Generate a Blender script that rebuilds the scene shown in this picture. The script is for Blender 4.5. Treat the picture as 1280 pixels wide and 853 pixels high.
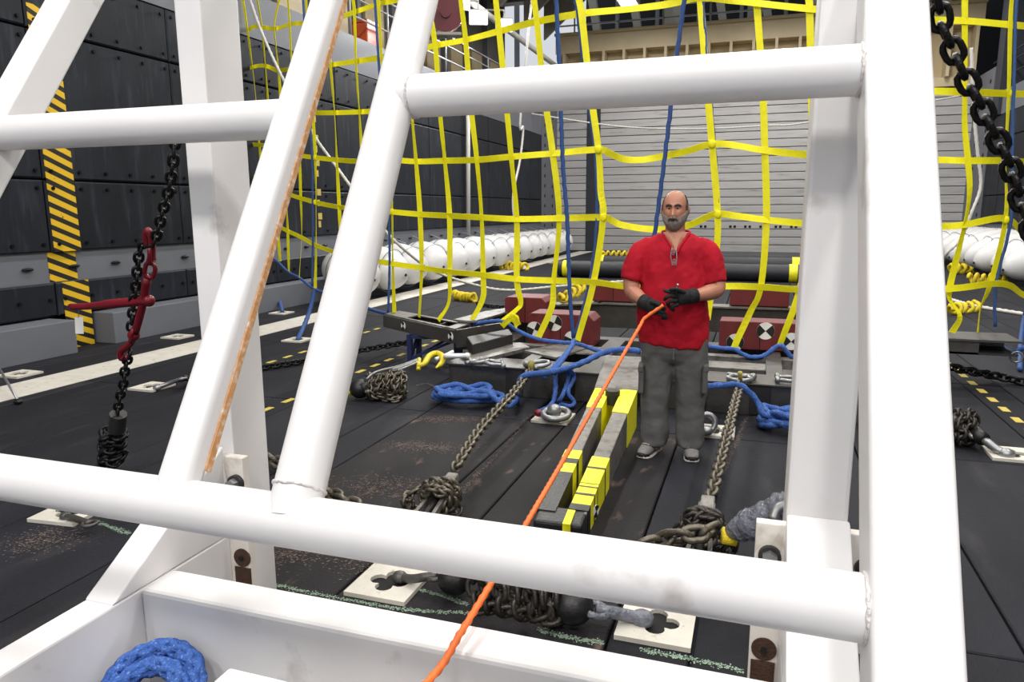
import bpy, bmesh, math, random
from mathutils import Vector, Matrix, Quaternion, noise
random.seed(7)
V = Vector
PI = math.pi
scene = bpy.context.scene
COL = scene.collection
for _o in list(bpy.data.objects):
    bpy.data.objects.remove(_o)

# ------------------------------------------------------------------ camera
FPX, YAW, PIT, ROL = 910.07, 0.324478734, 0.178075184, 0.00442
CAM = V((0, 0, 1.66))
_f = V((-math.sin(YAW) * math.cos(PIT), math.cos(YAW) * math.cos(PIT), -math.sin(PIT)))
_r0 = V((math.cos(YAW), math.sin(YAW), 0))
_d0 = _f.cross(_r0)
_r = _r0 * math.cos(ROL) + _d0 * math.sin(ROL)
_d = -_r0 * math.sin(ROL) + _d0 * math.cos(ROL)
cd = bpy.data.cameras.new('camera')
cd.sensor_fit = 'HORIZONTAL'
cd.sensor_width = 36.0
cd.lens = 36.0 * FPX / 1280.0
cd.clip_end = 200
cam = bpy.data.objects.new('camera', cd)
COL.objects.link(cam)
m3 = Matrix((_r, -_d, -_f)).transposed()
cam.matrix_world = Matrix.Translation(CAM) @ m3.to_4x4()
scene.camera = cam

def ray(x, y):
    return _f + _r * ((x - 640) / FPX) + _d * ((y - 426.5) / FPX)
def PZ(x, y, z=0.0):
    v = ray(x, y); return CAM + v * ((z - CAM.z) / v.z)
def PY(x, y, Y):
    v = ray(x, y); return CAM + v * (Y / v.y)
def PX(x, y, X):
    v = ray(x, y); return CAM + v * (X / v.x)

# ------------------------------------------------------------------ world, exposure
w = bpy.data.worlds.new('world'); scene.world = w
w.use_nodes = True
w.node_tree.nodes['Background'].inputs[0].default_value = (0.90, 0.94, 1.0, 1)
w.node_tree.nodes['Background'].inputs[1].default_value = 0.85
vs = scene.view_settings
vs.view_transform = 'Standard'
try: vs.look = 'None'
except Exception: pass
vs.gamma = 1.0
vs.use_curve_mapping = False
vs.exposure = -0.2

# overhead deck lamps: area lights inside the lamp housings built further down
LAMP_Z = 8.6
LAMPS = [(x, y) for y in (-4.2, .8, 5.8, 10.8, 15.8, 20.8, 25.8) for x in (-4.6, 0.2, 4.6)]
for (x, y) in LAMPS:
    ld = bpy.data.lights.new('deck_lamp_light', 'AREA')
    ld.shape = 'RECTANGLE'; ld.size = 0.5; ld.size_y = 1.5
    ld.energy = 420 if y < 0 else (140 if y < 3 else (215 if y < 14 else 185))
    ld.color = (1.0, 0.97, 0.93)
    lo = bpy.data.objects.new('deck_lamp_light', ld)
    lo.location = (x, y, LAMP_Z - 0.10)
    COL.objects.link(lo)

# ------------------------------------------------------------------ materials
def lin(c):
    c /= 255.0
    return c / 12.92 if c <= 0.04045 else ((c + 0.055) / 1.055) ** 2.4
def rgb(r, g, b): return (lin(r), lin(g), lin(b), 1)
MATS = {}
def mat(name, col, rough=0.6, metal=0.0, var=0.0, scale=6.0, col2=None, thr=(0.45, 0.65), bump=0.0, bscale=60.0,
        stretch=(1, 1, 1), rnd=0.0, emit=0.0, spec=0.5, trans=0.0, detail=6.0):
    m = bpy.data.materials.new(name); m.use_nodes = True
    nt = m.node_tree; n = nt.nodes; l = nt.links
    b = n['Principled BSDF']
    b.inputs['Base Color'].default_value = col
    b.inputs['Roughness'].default_value = rough
    b.inputs['Metallic'].default_value = metal
    b.inputs['Specular IOR Level'].default_value = spec
    if trans: b.inputs['Transmission Weight'].default_value = trans
    if emit:
        b.inputs['Emission Color'].default_value = col
        b.inputs['Emission Strength'].default_value = emit
    src = None
    if var or col2 or bump:
        tc = n.new('ShaderNodeTexCoord'); mp = n.new('ShaderNodeMapping')
        mp.inputs['Scale'].default_value = stretch
        if rnd:
            ol = n.new('ShaderNodeObjectInfo'); va = n.new('ShaderNodeVectorMath'); va.operation = 'ADD'
            l.new(tc.outputs['Object'], va.inputs[0]); l.new(ol.outputs['Location'], va.inputs[1]); l.new(va.outputs[0], mp.inputs['Vector'])
        else:
            l.new(tc.outputs['Object'], mp.inputs['Vector'])
    if var:
        nz = n.new('ShaderNodeTexNoise'); nz.inputs['Scale'].default_value = scale; nz.inputs['Detail'].default_value = detail
        l.new(mp.outputs[0], nz.inputs['Vector'])
        mr = n.new('ShaderNodeMapRange'); mr.inputs[1].default_value = 0.25; mr.inputs[2].default_value = 0.75
        mr.inputs[3].default_value = 1 - var; mr.inputs[4].default_value = 1 + var
        l.new(nz.outputs['Fac'], mr.inputs[0])
        mx = n.new('ShaderNodeMix'); mx.data_type = 'RGBA'; mx.blend_type = 'MULTIPLY'
        mx.inputs['Factor'].default_value = 1
        mx.inputs['A'].default_value = col
        l.new(mr.outputs[0], mx.inputs['B']); src = mx.outputs['Result']
    if col2:
        nz = n.new('ShaderNodeTexNoise'); nz.inputs['Scale'].default_value = scale * 1.7; nz.inputs['Detail'].default_value = 8
        l.new(mp.outputs[0], nz.inputs['Vector'])
        mr = n.new('ShaderNodeMapRange'); mr.inputs[1].default_value = thr[0]; mr.inputs[2].default_value = thr[1]
        l.new(nz.outputs['Fac'], mr.inputs[0])
        mx = n.new('ShaderNodeMix'); mx.data_type = 'RGBA'
        l.new(mr.outputs[0], mx.inputs['Factor'])
        if src: l.new(src, mx.inputs['A'])
        else: mx.inputs['A'].default_value = col
        mx.inputs['B'].default_value = col2; src = mx.outputs['Result']
    if rnd:
        oi = n.new('ShaderNodeObjectInfo')
        mr = n.new('ShaderNodeMapRange'); mr.inputs[3].default_value = 1 - rnd; mr.inputs[4].default_value = 1 + rnd
        l.new(oi.outputs['Random'], mr.inputs[0])
        mx = n.new('ShaderNodeMix'); mx.data_type = 'RGBA'; mx.blend_type = 'MULTIPLY'; mx.inputs['Factor'].default_value = 1
        if src: l.new(src, mx.inputs['A'])
        else: mx.inputs['A'].default_value = col
        l.new(mr.outputs[0], mx.inputs['B']); src = mx.outputs['Result']
    if src: l.new(src, b.inputs['Base Color'])
    if bump:
        nb = n.new('ShaderNodeTexNoise'); nb.inputs['Scale'].default_value = bscale; nb.inputs['Detail'].default_value = 4
        l.new(mp.outputs[0], nb.inputs['Vector'])
        bp = n.new('ShaderNodeBump'); bp.inputs['Strength'].default_value = bump; bp.inputs['Distance'].default_value = 0.02
        l.new(nb.outputs['Fac'], bp.inputs['Height']); l.new(bp.outputs[0], b.inputs['Normal'])
    MATS[name] = m
    return m

mat('white_paint', rgb(232, 230, 230), 0.38, var=0.035, scale=2.5, col2=rgb(176, 168, 163), thr=(0.66, 0.80), bump=0.04, bscale=22)
mat('white_paint_dirty', rgb(226, 220, 212), 0.5, var=0.05, scale=5, col2=rgb(150, 132, 108), thr=(0.60, 0.80))
mat('weld', rgb(220, 216, 214), 0.5, bump=0.5, bscale=90)
mat('rust', rgb(70, 47, 36), 0.9, var=0.35, scale=30, bump=0.4, bscale=120)
mat('orange_edge', rgb(203, 150, 98), 0.7, var=0.2, scale=30, col2=rgb(226, 205, 184), thr=(0.5, 0.7))
mat('deck', rgb(34, 35, 41), 0.72, var=0.22, scale=3, col2=rgb(60, 57, 59), thr=(0.58, 0.85), stretch=(1, 0.25, 1), bump=0.3, bscale=140, rnd=0.25, spec=0.18)
mat('deck_worn', rgb(40, 38, 41), 0.72, var=0.25, scale=5, col2=rgb(118, 98, 90), thr=(0.62, 0.80), stretch=(1, 0.4, 1), bump=0.3, bscale=140, rnd=0.15, spec=0.18)
mat('deck_gap', rgb(14, 14, 16), 0.9)
mat('line_white', rgb(205, 201, 191), 0.7, var=0.1, scale=8, col2=rgb(120, 118, 114), thr=(0.62, 0.78))
mat('line_yellow', rgb(196, 176, 82), 0.75, var=0.15, scale=30)
mat('chalk', rgb(158, 182, 160), 0.9, var=0.3, scale=60)
mat('scuff', rgb(134, 114, 102), 0.9, var=0.3, scale=40)
mat('wall_dark', rgb(25, 29, 38), 0.55, var=0.3, scale=2.2, col2=rgb(52, 57, 67), thr=(0.54, 0.78), stretch=(1, 2.2, 0.35), bump=0.12, bscale=30, rnd=0.14, spec=0.3)
mat('wall_grey', rgb(108, 111, 119), 0.55, var=0.06, scale=2)
mat('wall_back_dark', rgb(24, 25, 29), 0.8)
mat('bolt_dark', rgb(26, 27, 31), 0.35, 0.6)
mat('gate_plank', rgb(186, 185, 185), 0.5, 0.1, var=0.08, scale=1.5, col2=rgb(140, 132, 124), thr=(0.58, 0.8), stretch=(0.5, 1, 6), rnd=0.07)
mat('gate_dark', rgb(48, 51, 60), 0.6, var=0.1)
mat('hole', rgb(22, 20, 20), 0.9)
mat('tan', rgb(196, 178, 140), 0.6, var=0.08, scale=2)
mat('tan_light', rgb(208, 192, 158), 0.6, var=0.08, scale=2)
mat('grey_pipe', rgb(176, 178, 180), 0.45, 0.2)
mat('lamp_case', rgb(205, 205, 200), 0.5)
mat('lamp_glow', (1.0, 0.97, 0.92, 1), 0.5, emit=9.0)
mat('ceiling', rgb(120, 118, 112), 0.7, var=0.15, scale=1.2)
mat('ceiling_beam', rgb(150, 146, 136), 0.6, var=0.1, scale=1.5)
mat('net_yellow', rgb(250, 240, 6), 0.6, var=0.05, scale=20, bump=0.25, bscale=200)
mat('yellow_rope', rgb(224, 200, 40), 0.7, var=0.15, scale=40, bump=0.4, bscale=90)
mat('yellow_paint', rgb(214, 196, 40), 0.45, var=0.08, scale=20)
mat('olive', rgb(150, 142, 70), 0.7, var=0.2, scale=40)
mat('tape_yellow', rgb(246, 240, 24), 0.45, var=0.06, scale=12, bump=0.15, bscale=60)
mat('tape_black', rgb(30, 30, 33), 0.4, bump=0.2, bscale=60)
mat('blue_rope', rgb(56, 96, 172), 0.8, var=0.3, scale=70, col2=rgb(126, 160, 212), thr=(0.56, 0.74), bump=0.6, bscale=160)
mat('blue_line', rgb(48, 80, 138), 0.75, var=0.2, scale=60)
mat('white_rope', rgb(208, 206, 200), 0.7, var=0.08, scale=40)
mat('orange_rope', rgb(240, 112, 44), 0.6, var=0.06, scale=50)
mat('chain_black', rgb(34, 33, 34), 0.38, 0.55, var=0.25, scale=25, bump=0.25, bscale=80)
mat('chain_steel', rgb(112, 106, 94), 0.42, 0.65, var=0.25, scale=25, col2=rgb(70, 60, 50), thr=(0.5, 0.7), bump=0.2, bscale=80)
mat('chain_dark', rgb(66, 62, 58), 0.4, 0.6, var=0.3, scale=25, bump=0.2, bscale=80)
mat('red_paint', rgb(116, 20, 35), 0.35, var=0.12, scale=14)
mat('red_block', rgb(108, 34, 37), 0.55, var=0.1, scale=6, bump=0.1)
mat('blue_paint', rgb(34, 42, 84), 0.45)
mat('steel', rgb(86, 84, 82), 0.42, 0.45, var=0.18, scale=4, col2=rgb(78, 70, 62), thr=(0.56, 0.76), bump=0.15, bscale=40)
mat('steel_light', rgb(128, 125, 121), 0.45, 0.35, var=0.14, scale=8, col2=rgb(92, 86, 79), thr=(0.50, 0.72), bump=0.15, bscale=40)
mat('steel_dark', rgb(56, 55, 55), 0.5, 0.4, var=0.2, scale=4, bump=0.15, bscale=40)
mat('galv', rgb(150, 151, 153), 0.38, 0.7, var=0.12, scale=30)
mat('plate_white', rgb(208, 203, 192), 0.6, var=0.07, scale=18, col2=rgb(150, 142, 130), thr=(0.62, 0.8))
mat('rubber', rgb(24, 24, 26), 0.45, bump=0.2, bscale=50)
mat('roll_black', rgb(36, 38, 45), 0.55, var=0.15, scale=5, bump=0.2, bscale=20)
mat('fender_white', rgb(222, 222, 222), 0.32, var=0.04, scale=3)
mat('marker_white', rgb(236, 236, 234), 0.6)
mat('marker_black', rgb(16, 16, 17), 0.6)
mat('tag_white', rgb(232, 230, 226), 0.7)
mat('wrap', rgb(112, 115, 126), 0.12, 0.0, var=0.35, scale=30, bump=0.9, bscale=45)
mat('skin', rgb(178, 122, 98), 0.5, var=0.08, scale=14, col2=rgb(158, 98, 80), thr=(0.55, 0.8), bump=0.06, bscale=80)
mat('hair_grey', rgb(132, 120, 112), 0.8, var=0.35, scale=120, stretch=(1, 1, 0.25), bump=0.6, bscale=220)
mat('hair_dark', rgb(66, 59, 56), 0.8, var=0.35, scale=120, bump=0.6, bscale=220)
mat('beard', rgb(150, 140, 132), 0.85, var=0.4, scale=150, stretch=(1, 1, 0.25), bump=0.8, bscale=240)
mat('lip', rgb(120, 70, 62), 0.6)
mat('eye_white', rgb(206, 196, 190), 0.3)
mat('eye_dark', rgb(38, 26, 22), 0.25)
mat('shirt', rgb(174, 23, 41), 0.85, var=0.12, scale=7, bump=0.35, bscale=9, spec=0.2)
mat('trousers', rgb(94, 93, 92), 0.88, var=0.12, scale=8, bump=0.4, bscale=11, spec=0.2)
mat('glove', rgb(22, 23, 26), 0.7, var=0.2, scale=60, bump=0.5, bscale=140)
mat('shoe_grey', rgb(132, 130, 128), 0.7, var=0.2, scale=40, bump=0.3)
mat('shoe_sole', rgb(205, 202, 196), 0.6)
mat('shoe_black', rgb(26, 26, 28), 0.7)
mat('lens', rgb(220, 225, 228), 0.05, trans=0.9)
mat('orange_box', rgb(206, 86, 44), 0.5)
mat('drum_red', rgb(96, 22, 34), 0.5, var=0.15, scale=6)

def hazard_mat():
    m = bpy.data.materials.new('hazard'); m.use_nodes = True
    nt = m.node_tree; n = nt.nodes; l = nt.links
    b = n['Principled BSDF']; b.inputs['Roughness'].default_value = 0.55
    tc = n.new('ShaderNodeTexCoord'); sp = n.new('ShaderNodeSeparateXYZ'); l.new(tc.outputs['Object'], sp.inputs[0])
    a = n.new('ShaderNodeMath'); a.operation = 'MULTIPLY'; a.inputs[1].default_value = 0.42; l.new(sp.outputs['Y'], a.inputs[0])
    s = n.new('ShaderNodeMath'); s.operation = 'ADD'; l.new(a.outputs[0], s.inputs[0]); l.new(sp.outputs['Z'], s.inputs[1])
    d = n.new('ShaderNodeMath'); d.operation = 'DIVIDE'; d.inputs[1].default_value = 0.136; l.new(s.outputs[0], d.inputs[0])
    fr = n.new('ShaderNodeMath'); fr.operation = 'FRACT'; l.new(d.outputs[0], fr.inputs[0])
    g = n.new('ShaderNodeMath'); g.operation = 'GREATER_THAN'; g.inputs[1].default_value = 0.46; l.new(fr.outputs[0], g.inputs[0])
    nz = n.new('ShaderNodeTexNoise'); nz.inputs['Scale'].default_value = 9; nz.inputs['Detail'].default_value = 6
    l.new(tc.outputs['Object'], nz.inputs['Vector'])
    w_ = n.new('ShaderNodeMapRange'); w_.inputs[1].default_value = 0.66; w_.inputs[2].default_value = 0.72; l.new(nz.outputs['Fac'], w_.inputs[0])
    mu = n.new('ShaderNodeMath'); mu.operation = 'SUBTRACT'; mu.use_clamp = True; l.new(g.outputs[0], mu.inputs[0]); l.new(w_.outputs[0], mu.inputs[1])
    mx = n.new('ShaderNodeMix'); mx.data_type = 'RGBA'
    mx.inputs['A'].default_value = rgb(28, 27, 27); mx.inputs['B'].default_value = rgb(226, 184, 32)
    l.new(mu.outputs[0], mx.inputs['Factor']); l.new(mx.outputs['Result'], b.inputs['Base Color'])
    MATS['hazard'] = m
hazard_mat()

# ------------------------------------------------------------------ mesh helpers
def smooth_path(pts, sub=6, closed=False):
    pts = [V(p) for p in pts]
    n = len(pts)
    if n < 3: 
        return [pts[0].lerp(pts[1], i / sub) for i in range(sub + 1)]
    out = []
    segs = n if closed else n - 1
    for i in range(segs):
        if closed:
            p0, p1, p2, p3 = pts[(i - 1) % n], pts[i], pts[(i + 1) % n], pts[(i + 2) % n]
        else:
            p0 = pts[i - 1] if i else pts[0] * 2 - pts[1]
            p1, p2 = pts[i], pts[i + 1]
            p3 = pts[i + 2] if i + 2 < n else pts[-1] * 2 - pts[-2]
        for k in range(sub):
            t = k / sub
            out.append(0.5 * ((2 * p1) + (p2 - p0) * t + (2 * p0 - 5 * p1 + 4 * p2 - p3) * t * t + (3 * p1 - p0 - 3 * p2 + p3) * t ** 3))
    if not closed: out.append(pts[-1])
    return out

def resample(pts, step):
    out = [pts[0].copy()]; acc = 0.0
    for a, b in zip(pts, pts[1:]):
        d = (b - a).length
        if d < 1e-9: continue
        pos = step - acc
        while pos <= d:
            out.append(a.lerp(b, pos / d)); pos += step
        acc = (acc + d) % step if d + acc >= step else acc + d
    return out

def frames(pts, closed=False):
    n = len(pts); T = []
    for i in range(n):
        if closed: t = pts[(i + 1) % n] - pts[i - 1]
        else: t = pts[min(i + 1, n - 1)] - pts[max(i - 1, 0)]
        if t.length < 1e-9: t = V((0, 0, 1))
        T.append(t.normalized())
    up = V((0, 0, 1)) if abs(T[0].z) < 0.9 else V((1, 0, 0))
    N = (up - T[0] * up.dot(T[0])).normalized()
    res = []
    for i in range(n):
        if i:
            q = T[i - 1].rotation_difference(T[i]); N = q @ N
            N = (N - T[i] * N.dot(T[i])).normalized()
        res.append((T[i], N, T[i].cross(N)))
    return res

class MB:
    def __init__(s): s.v = []; s.f = []
    def add(s, vs, fs):
        b = len(s.v); s.v += [V(p) for p in vs]; s.f += [tuple(i + b for i in q) for q in fs]; return s
    def hexa(s, p):
        return s.add(p, [(0, 3, 2, 1), (4, 5, 6, 7), (0, 1, 5, 4), (1, 2, 6, 5), (2, 3, 7, 6), (3, 0, 4, 7)])
    def box(s, x0, x1, y0, y1, z0, z1):
        return s.hexa([(x0, y0, z0), (x1, y0, z0), (x1, y1, z0), (x0, y1, z0), (x0, y0, z1), (x1, y0, z1), (x1, y1, z1), (x0, y1, z1)])
    def obox(s, c, ax, ay, az):
        c = V(c); ax, ay, az = V(ax), V(ay), V(az)
        P = [c + ax * i + ay * j + az * k for k in (-1, 1) for (i, j) in ((-1, -1), (1, -1), (1, 1), (-1, 1))]
        return s.hexa(P)
    def beam(s, a, b, w, h, up=(0, 0, 1)):
        a, b = V(a), V(b); t = (b - a); L = t.length; t.normalize(); up = V(up)
        sd = t.cross(up).normalized(); u = sd.cross(t)
        return s.obox((a + b) / 2, t * (L / 2), sd * (w / 2), u * (h / 2))
    def prism(s, poly, ext):
        n = len(poly); poly = [V(p) for p in poly]; ext = V(ext)
        vs = poly + [p + ext for p in poly]
        fs = [tuple(range(n - 1, -1, -1)), tuple(range(n, 2 * n))] + [(i, (i + 1) % n, n + (i + 1) % n, n + i) for i in range(n)]
        return s.add(vs, fs)
    def tube(s, pts, r, n=8, closed=False, caps=True, mod=None):
        pts = [V(p) for p in pts]; fr = frames(pts, closed); k = len(pts)
        vs = []
        for i, (p, (t, a, b)) in enumerate(zip(pts, fr)):
            rr = r[i] if isinstance(r, (list, tuple)) else r
            for j in range(n):
                th = 2 * PI * j / n
                q = rr * (mod(i, th) if mod else 1)
                vs.append(p + (a * math.cos(th) + b * math.sin(th)) * q)
        fs = []
        for i in range(k if closed else k - 1):
            i2 = (i + 1) % k
            for j in range(n):
                j2 = (j + 1) % n
                fs.append((i * n + j, i * n + j2, i2 * n + j2, i2 * n + j))
        if caps and not closed:
            fs.append(tuple(range(n - 1, -1, -1))); fs.append(tuple(range((k - 1) * n, k * n)))
        return s.add(vs, fs)
    def rings(s, R, cap=True):
        """R: list of equal length rings of points"""
        n = len(R[0]); vs = [p for r_ in R for p in r_]; fs = []
        for i in range(len(R) - 1):
            for j in range(n):
                j2 = (j + 1) % n
                fs.append((i * n + j, i * n + j2, (i + 1) * n + j2, (i + 1) * n + j))
        if cap:
            fs.append(tuple(range(n - 1, -1, -1))); fs.append(tuple(range((len(R) - 1) * n, len(R) * n)))
        return s.add(vs, fs)
    def ribbon(s, pts, wd, w, t):
        """flat strap: wd = list of width directions"""
        pts = [V(p) for p in pts]; n = len(pts); vs = []
        for i, p in enumerate(pts):
            tg = (pts[min(i + 1, n - 1)] - pts[max(i - 1, 0)]).normalized()
            u = V(wd[i]); u = (u - tg * u.dot(tg)).normalized(); nn = tg.cross(u)
            vs += [p + u * (w / 2) + nn * (t / 2), p - u * (w / 2) + nn * (t / 2), p - u * (w / 2) - nn * (t / 2), p + u * (w / 2) - nn * (t / 2)]
        fs = []
        for i in range(n - 1):
            for j in range(4):
                fs.append((i * 4 + j, i * 4 + (j + 1) % 4, (i + 1) * 4 + (j + 1) % 4, (i + 1) * 4 + j))
        fs += [(3, 2, 1, 0), tuple(range((n - 1) * 4, n * 4))]
        return s.add(vs, fs)
    def ball(s, c, rx, ry=None, rz=None, nu=12, nv=8, rot=None):
        ry = rx if ry is None else ry; rz = rx if rz is None else rz; c = V(c)
        R = []
        vs = []
        for i in range(1, nv):
            ph = PI * i / nv
            for j in range(nu):
                th = 2 * PI * j / nu
                q = V((rx * math.sin(ph) * math.cos(th), ry * math.sin(ph) * math.sin(th), rz * math.cos(ph)))
                vs.append(c + (rot @ q if rot else q))
        top = V((0, 0, rz)); bot = V((0, 0, -rz))
        vs.append(c + (rot @ top if rot else top)); vs.append(c + (rot @ bot if rot else bot))
        fs = []
        for i in range(nv - 2):
            for j in range(nu):
                j2 = (j + 1) % nu
                fs.append((i * nu + j, (i + 1) * nu + j, (i + 1) * nu + j2, i * nu + j2))
        T = len(vs) - 2; B = T + 1
        for j in range(nu):
            j2 = (j + 1) % nu
            fs.append((T, j, j2)); fs.append((B, (nv - 2) * nu + j2, (nv - 2) * nu + j))
        return s.add(vs, fs)
    def cyl(s, a, b, r, n=16, r2=None):
        return s.tube([a, b], [r, r if r2 is None else r2], n)
    def mesh(s, name, org=V((0, 0, 0)), smooth=False):
        me = bpy.data.meshes.new(name)
        me.from_pydata([tuple(p - org) for p in s.v], [], s.f)
        bm = bmesh.new(); bm.from_mesh(me); bmesh.ops.recalc_face_normals(bm, faces=bm.faces); bm.to_mesh(me); bm.free()
        if smooth:
            for p in me.polygons: p.use_smooth = True
        return me
    def build(s, name, m, parent=None, smooth=False, loc=None, bevel=0.0, auto=None):
        if parent is not None: org = worg(parent)
        elif loc is not None: org = V(loc)
        else:
            xs = [p.x for p in s.v]; ys = [p.y for p in s.v]; zs = [p.z for p in s.v]
            org = V(((min(xs) + max(xs)) / 2, (min(ys) + max(ys)) / 2, min(zs)))
        me = s.mesh(name, org, smooth)
        me.materials.append(MATS[m])
        o = bpy.data.objects.new(name, me); COL.objects.link(o)
        if parent is not None: o.parent = parent
        else: o.location = org
        if auto is not None:
            me.set_sharp_from_angle(angle=auto)
        if bevel:
            bv = o.modifiers.new('bevel', 'BEVEL'); bv.width = bevel; bv.segments = 2; bv.limit_method = 'ANGLE'; bv.angle_limit = 0.6
        return o

def worg(o):
    p = V((0, 0, 0))
    while o is not None:
        p = p + o.location; o = o.parent
    return p

def meta(o, label=None, cat=None, group=None, kind=None):
    if label: o['label'] = label
    if cat: o['category'] = cat
    if group: o['group'] = group
    if kind: o['kind'] = kind
    return o
def thing(name, loc, label, cat, group=None):
    o = bpy.data.objects.new(name, None); o.empty_display_size = 0.1
    o.location = V(loc); COL.objects.link(o)
    return meta(o, label, cat, group)
def place(name, me, M, parent):
    o = bpy.data.objects.new(name, me); COL.objects.link(o); o.parent = parent
    o.matrix_local = Matrix.Translation(-worg(parent)) @ M
    return o
def mmesh(mb, name, m, smooth=False):
    me = mb.mesh(name, V((0, 0, 0)), smooth); me.materials.append(MATS[m]); return me
def axes(x, y, z, loc):
    M = Matrix((x, y, z)).transposed().to_4x4(); M.translation = loc; return M

# chain link meshes, shared between all links of a size
_LINK = {}
def link_mesh(pitch, rod, m):
    k = (round(pitch, 4), round(rod, 4), m)
    if k not in _LINK:
        half = pitch / 2 - rod * 0.1; wr = rod * 2.25
        s = half + rod - wr
        pts = []
        N = 5
        for i in range(N + 1):
            th = -PI / 2 + PI * i / N; pts.append(V((s + wr * math.cos(th), wr * math.sin(th), 0)))
        for i in range(N + 1):
            th = PI / 2 + PI * i / N; pts.append(V((-s + wr * math.cos(th), wr * math.sin(th), 0)))
        mb = MB().tube(pts, rod, 6, closed=True)
        _LINK[k] = mmesh(mb, 'link', m, True)
    return _LINK[k]
def links(path, pitch, rod, m, parent, roll=0.4, jitter=0.0, name='link', alt=True):
    pts = resample(smooth_path(path, 12), pitch)
    me = link_mesh(pitch, rod, m)
    fr = frames(pts); rr = random.Random(len(pts) * 7 + int(abs(pts[0].x) * 100))
    for i in range(len(pts) - 1):
        t = (pts[i + 1] - pts[i]).normalized(); c = (pts[i] + pts[i + 1]) / 2
        n0 = fr[i][1]; n0 = (n0 - t * n0.dot(t)).normalized(); b0 = t.cross(n0)
        a = roll + (PI / 2 if (i % 2 and alt) else 0) + rr.uniform(-jitter, jitter)
        n1 = n0 * math.cos(a) + b0 * math.sin(a)
        place(name, me, axes(t, n1, t.cross(n1), c), parent)
def chain(name, label, path, pitch, rod, m, cat='chain', roll=0.4, jitter=0.1, group=None):
    p0 = V(path[-1]); o = thing(name, p0, label, cat, group)
    links(path, pitch, rod, m, o, roll, jitter)
    return o
def wrap_path(c, axis, rad, length, turns, seed, squash=1.0, floor=None):
    """a helical lashing around an axis, with slack"""
    rr = random.Random(seed); c = V(c); t = V(axis).normalized()
    sd = t.cross(V((0, 0, 1))).normalized(); u = sd.cross(t)
    P = []
    n = int(turns * 8)
    for i in range(n + 1):
        th = 2 * PI * i / 8
        f = i / n
        r_ = rad * (0.75 + 0.5 * rr.random())
        p = c + t * (length * (abs((f * 2) % 2 - 1) - 0.5) + rr.uniform(-.02, .02)) + sd * (r_ * math.cos(th)) + u * (r_ * math.sin(th) * squash)
        if floor is not None: p.z = max(p.z, floor)
        P.append(p)
    return P
def rope_mb(path, r, sub=6, n=8, step=None, closed=False):
    pts = smooth_path(path, sub, closed)
    st = step or r * 0.9
    pts = resample(pts, st) if not closed else resample(pts + [pts[0]], st)[:-1]
    k = 2 * PI / (r * 4.2) * st
    def mod(i, th): return 1 + 0.10 * math.cos(3 * th + i * k) + 0.08 * math.cos(3 * th - i * k)
    return MB().tube(pts, r, n, closed=closed, mod=mod)
def arc(c, r, a0, a1, n, ux, uy):
    c = V(c); return [c + V(ux) * (r * math.cos(a0 + (a1 - a0) * i / n)) + V(uy) * (r * math.sin(a0 + (a1 - a0) * i / n)) for i in range(n + 1)]

# ================================================================== SETTING
WL, WR, GY = -8.0, 6.75, 29.6          # left wall, right wall, stern gate
# ---- floor with its boards
mb = MB().box(WL - 2, WR + 1.5, -6, 17.57, -0.16, -0.05).box(WL - 2, WR + 1.5, 17.57, GY + 2, -0.16, 0.0)
floor = meta(mb.build('floor', 'deck', loc=(0, 0, 0)), kind='structure')
edges = []
x = -0.48
while x > WL: x -= 1.2
while x < WR + 0.3:
    edges.append((x, x + 0.32)); edges.append((x + 0.32, x + 1.2)); x += 1.2
_bm = {}
def board_mesh(wd, ln, m):
    k = (round(wd, 3), m)
    if k not in _bm:
        g = 0.006; b = 0.006
        x0, x1, y0, y1 = -wd / 2 + g, wd / 2 - g, -ln / 2 + g, ln / 2 - g
        q = MB()
        q.add([(x0, y0, -0.05), (x1, y0, -0.05), (x1, y1, -0.05), (x0, y1, -0.05),
               (x0, y0, -b), (x1, y0, -b), (x1, y1, -b), (x0, y1, -b),
               (x0 + b, y0 + b, 0), (x1 - b, y0 + b, 0), (x1 - b, y1 - b, 0), (x0 + b, y1 - b, 0)],
              [(0, 3, 2, 1), (0, 1, 5, 4), (1, 2, 6, 5), (2, 3, 7, 6), (3, 0, 4, 7), (4, 5, 9, 8), (5, 6, 10, 9), (6, 7, 11, 10), (7, 4, 8, 11), (8, 9, 10, 11)])
        _bm[k] = mmesh(q, 'deck_board', m)
    return _bm[k]
rows = [0.49 + 2.44 * i for i in range(-1, 8)]
for y0 in rows[:-1]:
    for (a, b) in edges:
        if b < WL + 0.1 or a > WR: continue
        worn = (-2.8 < a < -0.9 and 0 < y0 < 4)
        place('deck_board', board_mesh(b - a, 2.44, 'deck_worn' if worn else 'deck'), Matrix.Translation(((a + b) / 2, y0 + 1.22, 0)), floor)
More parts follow.
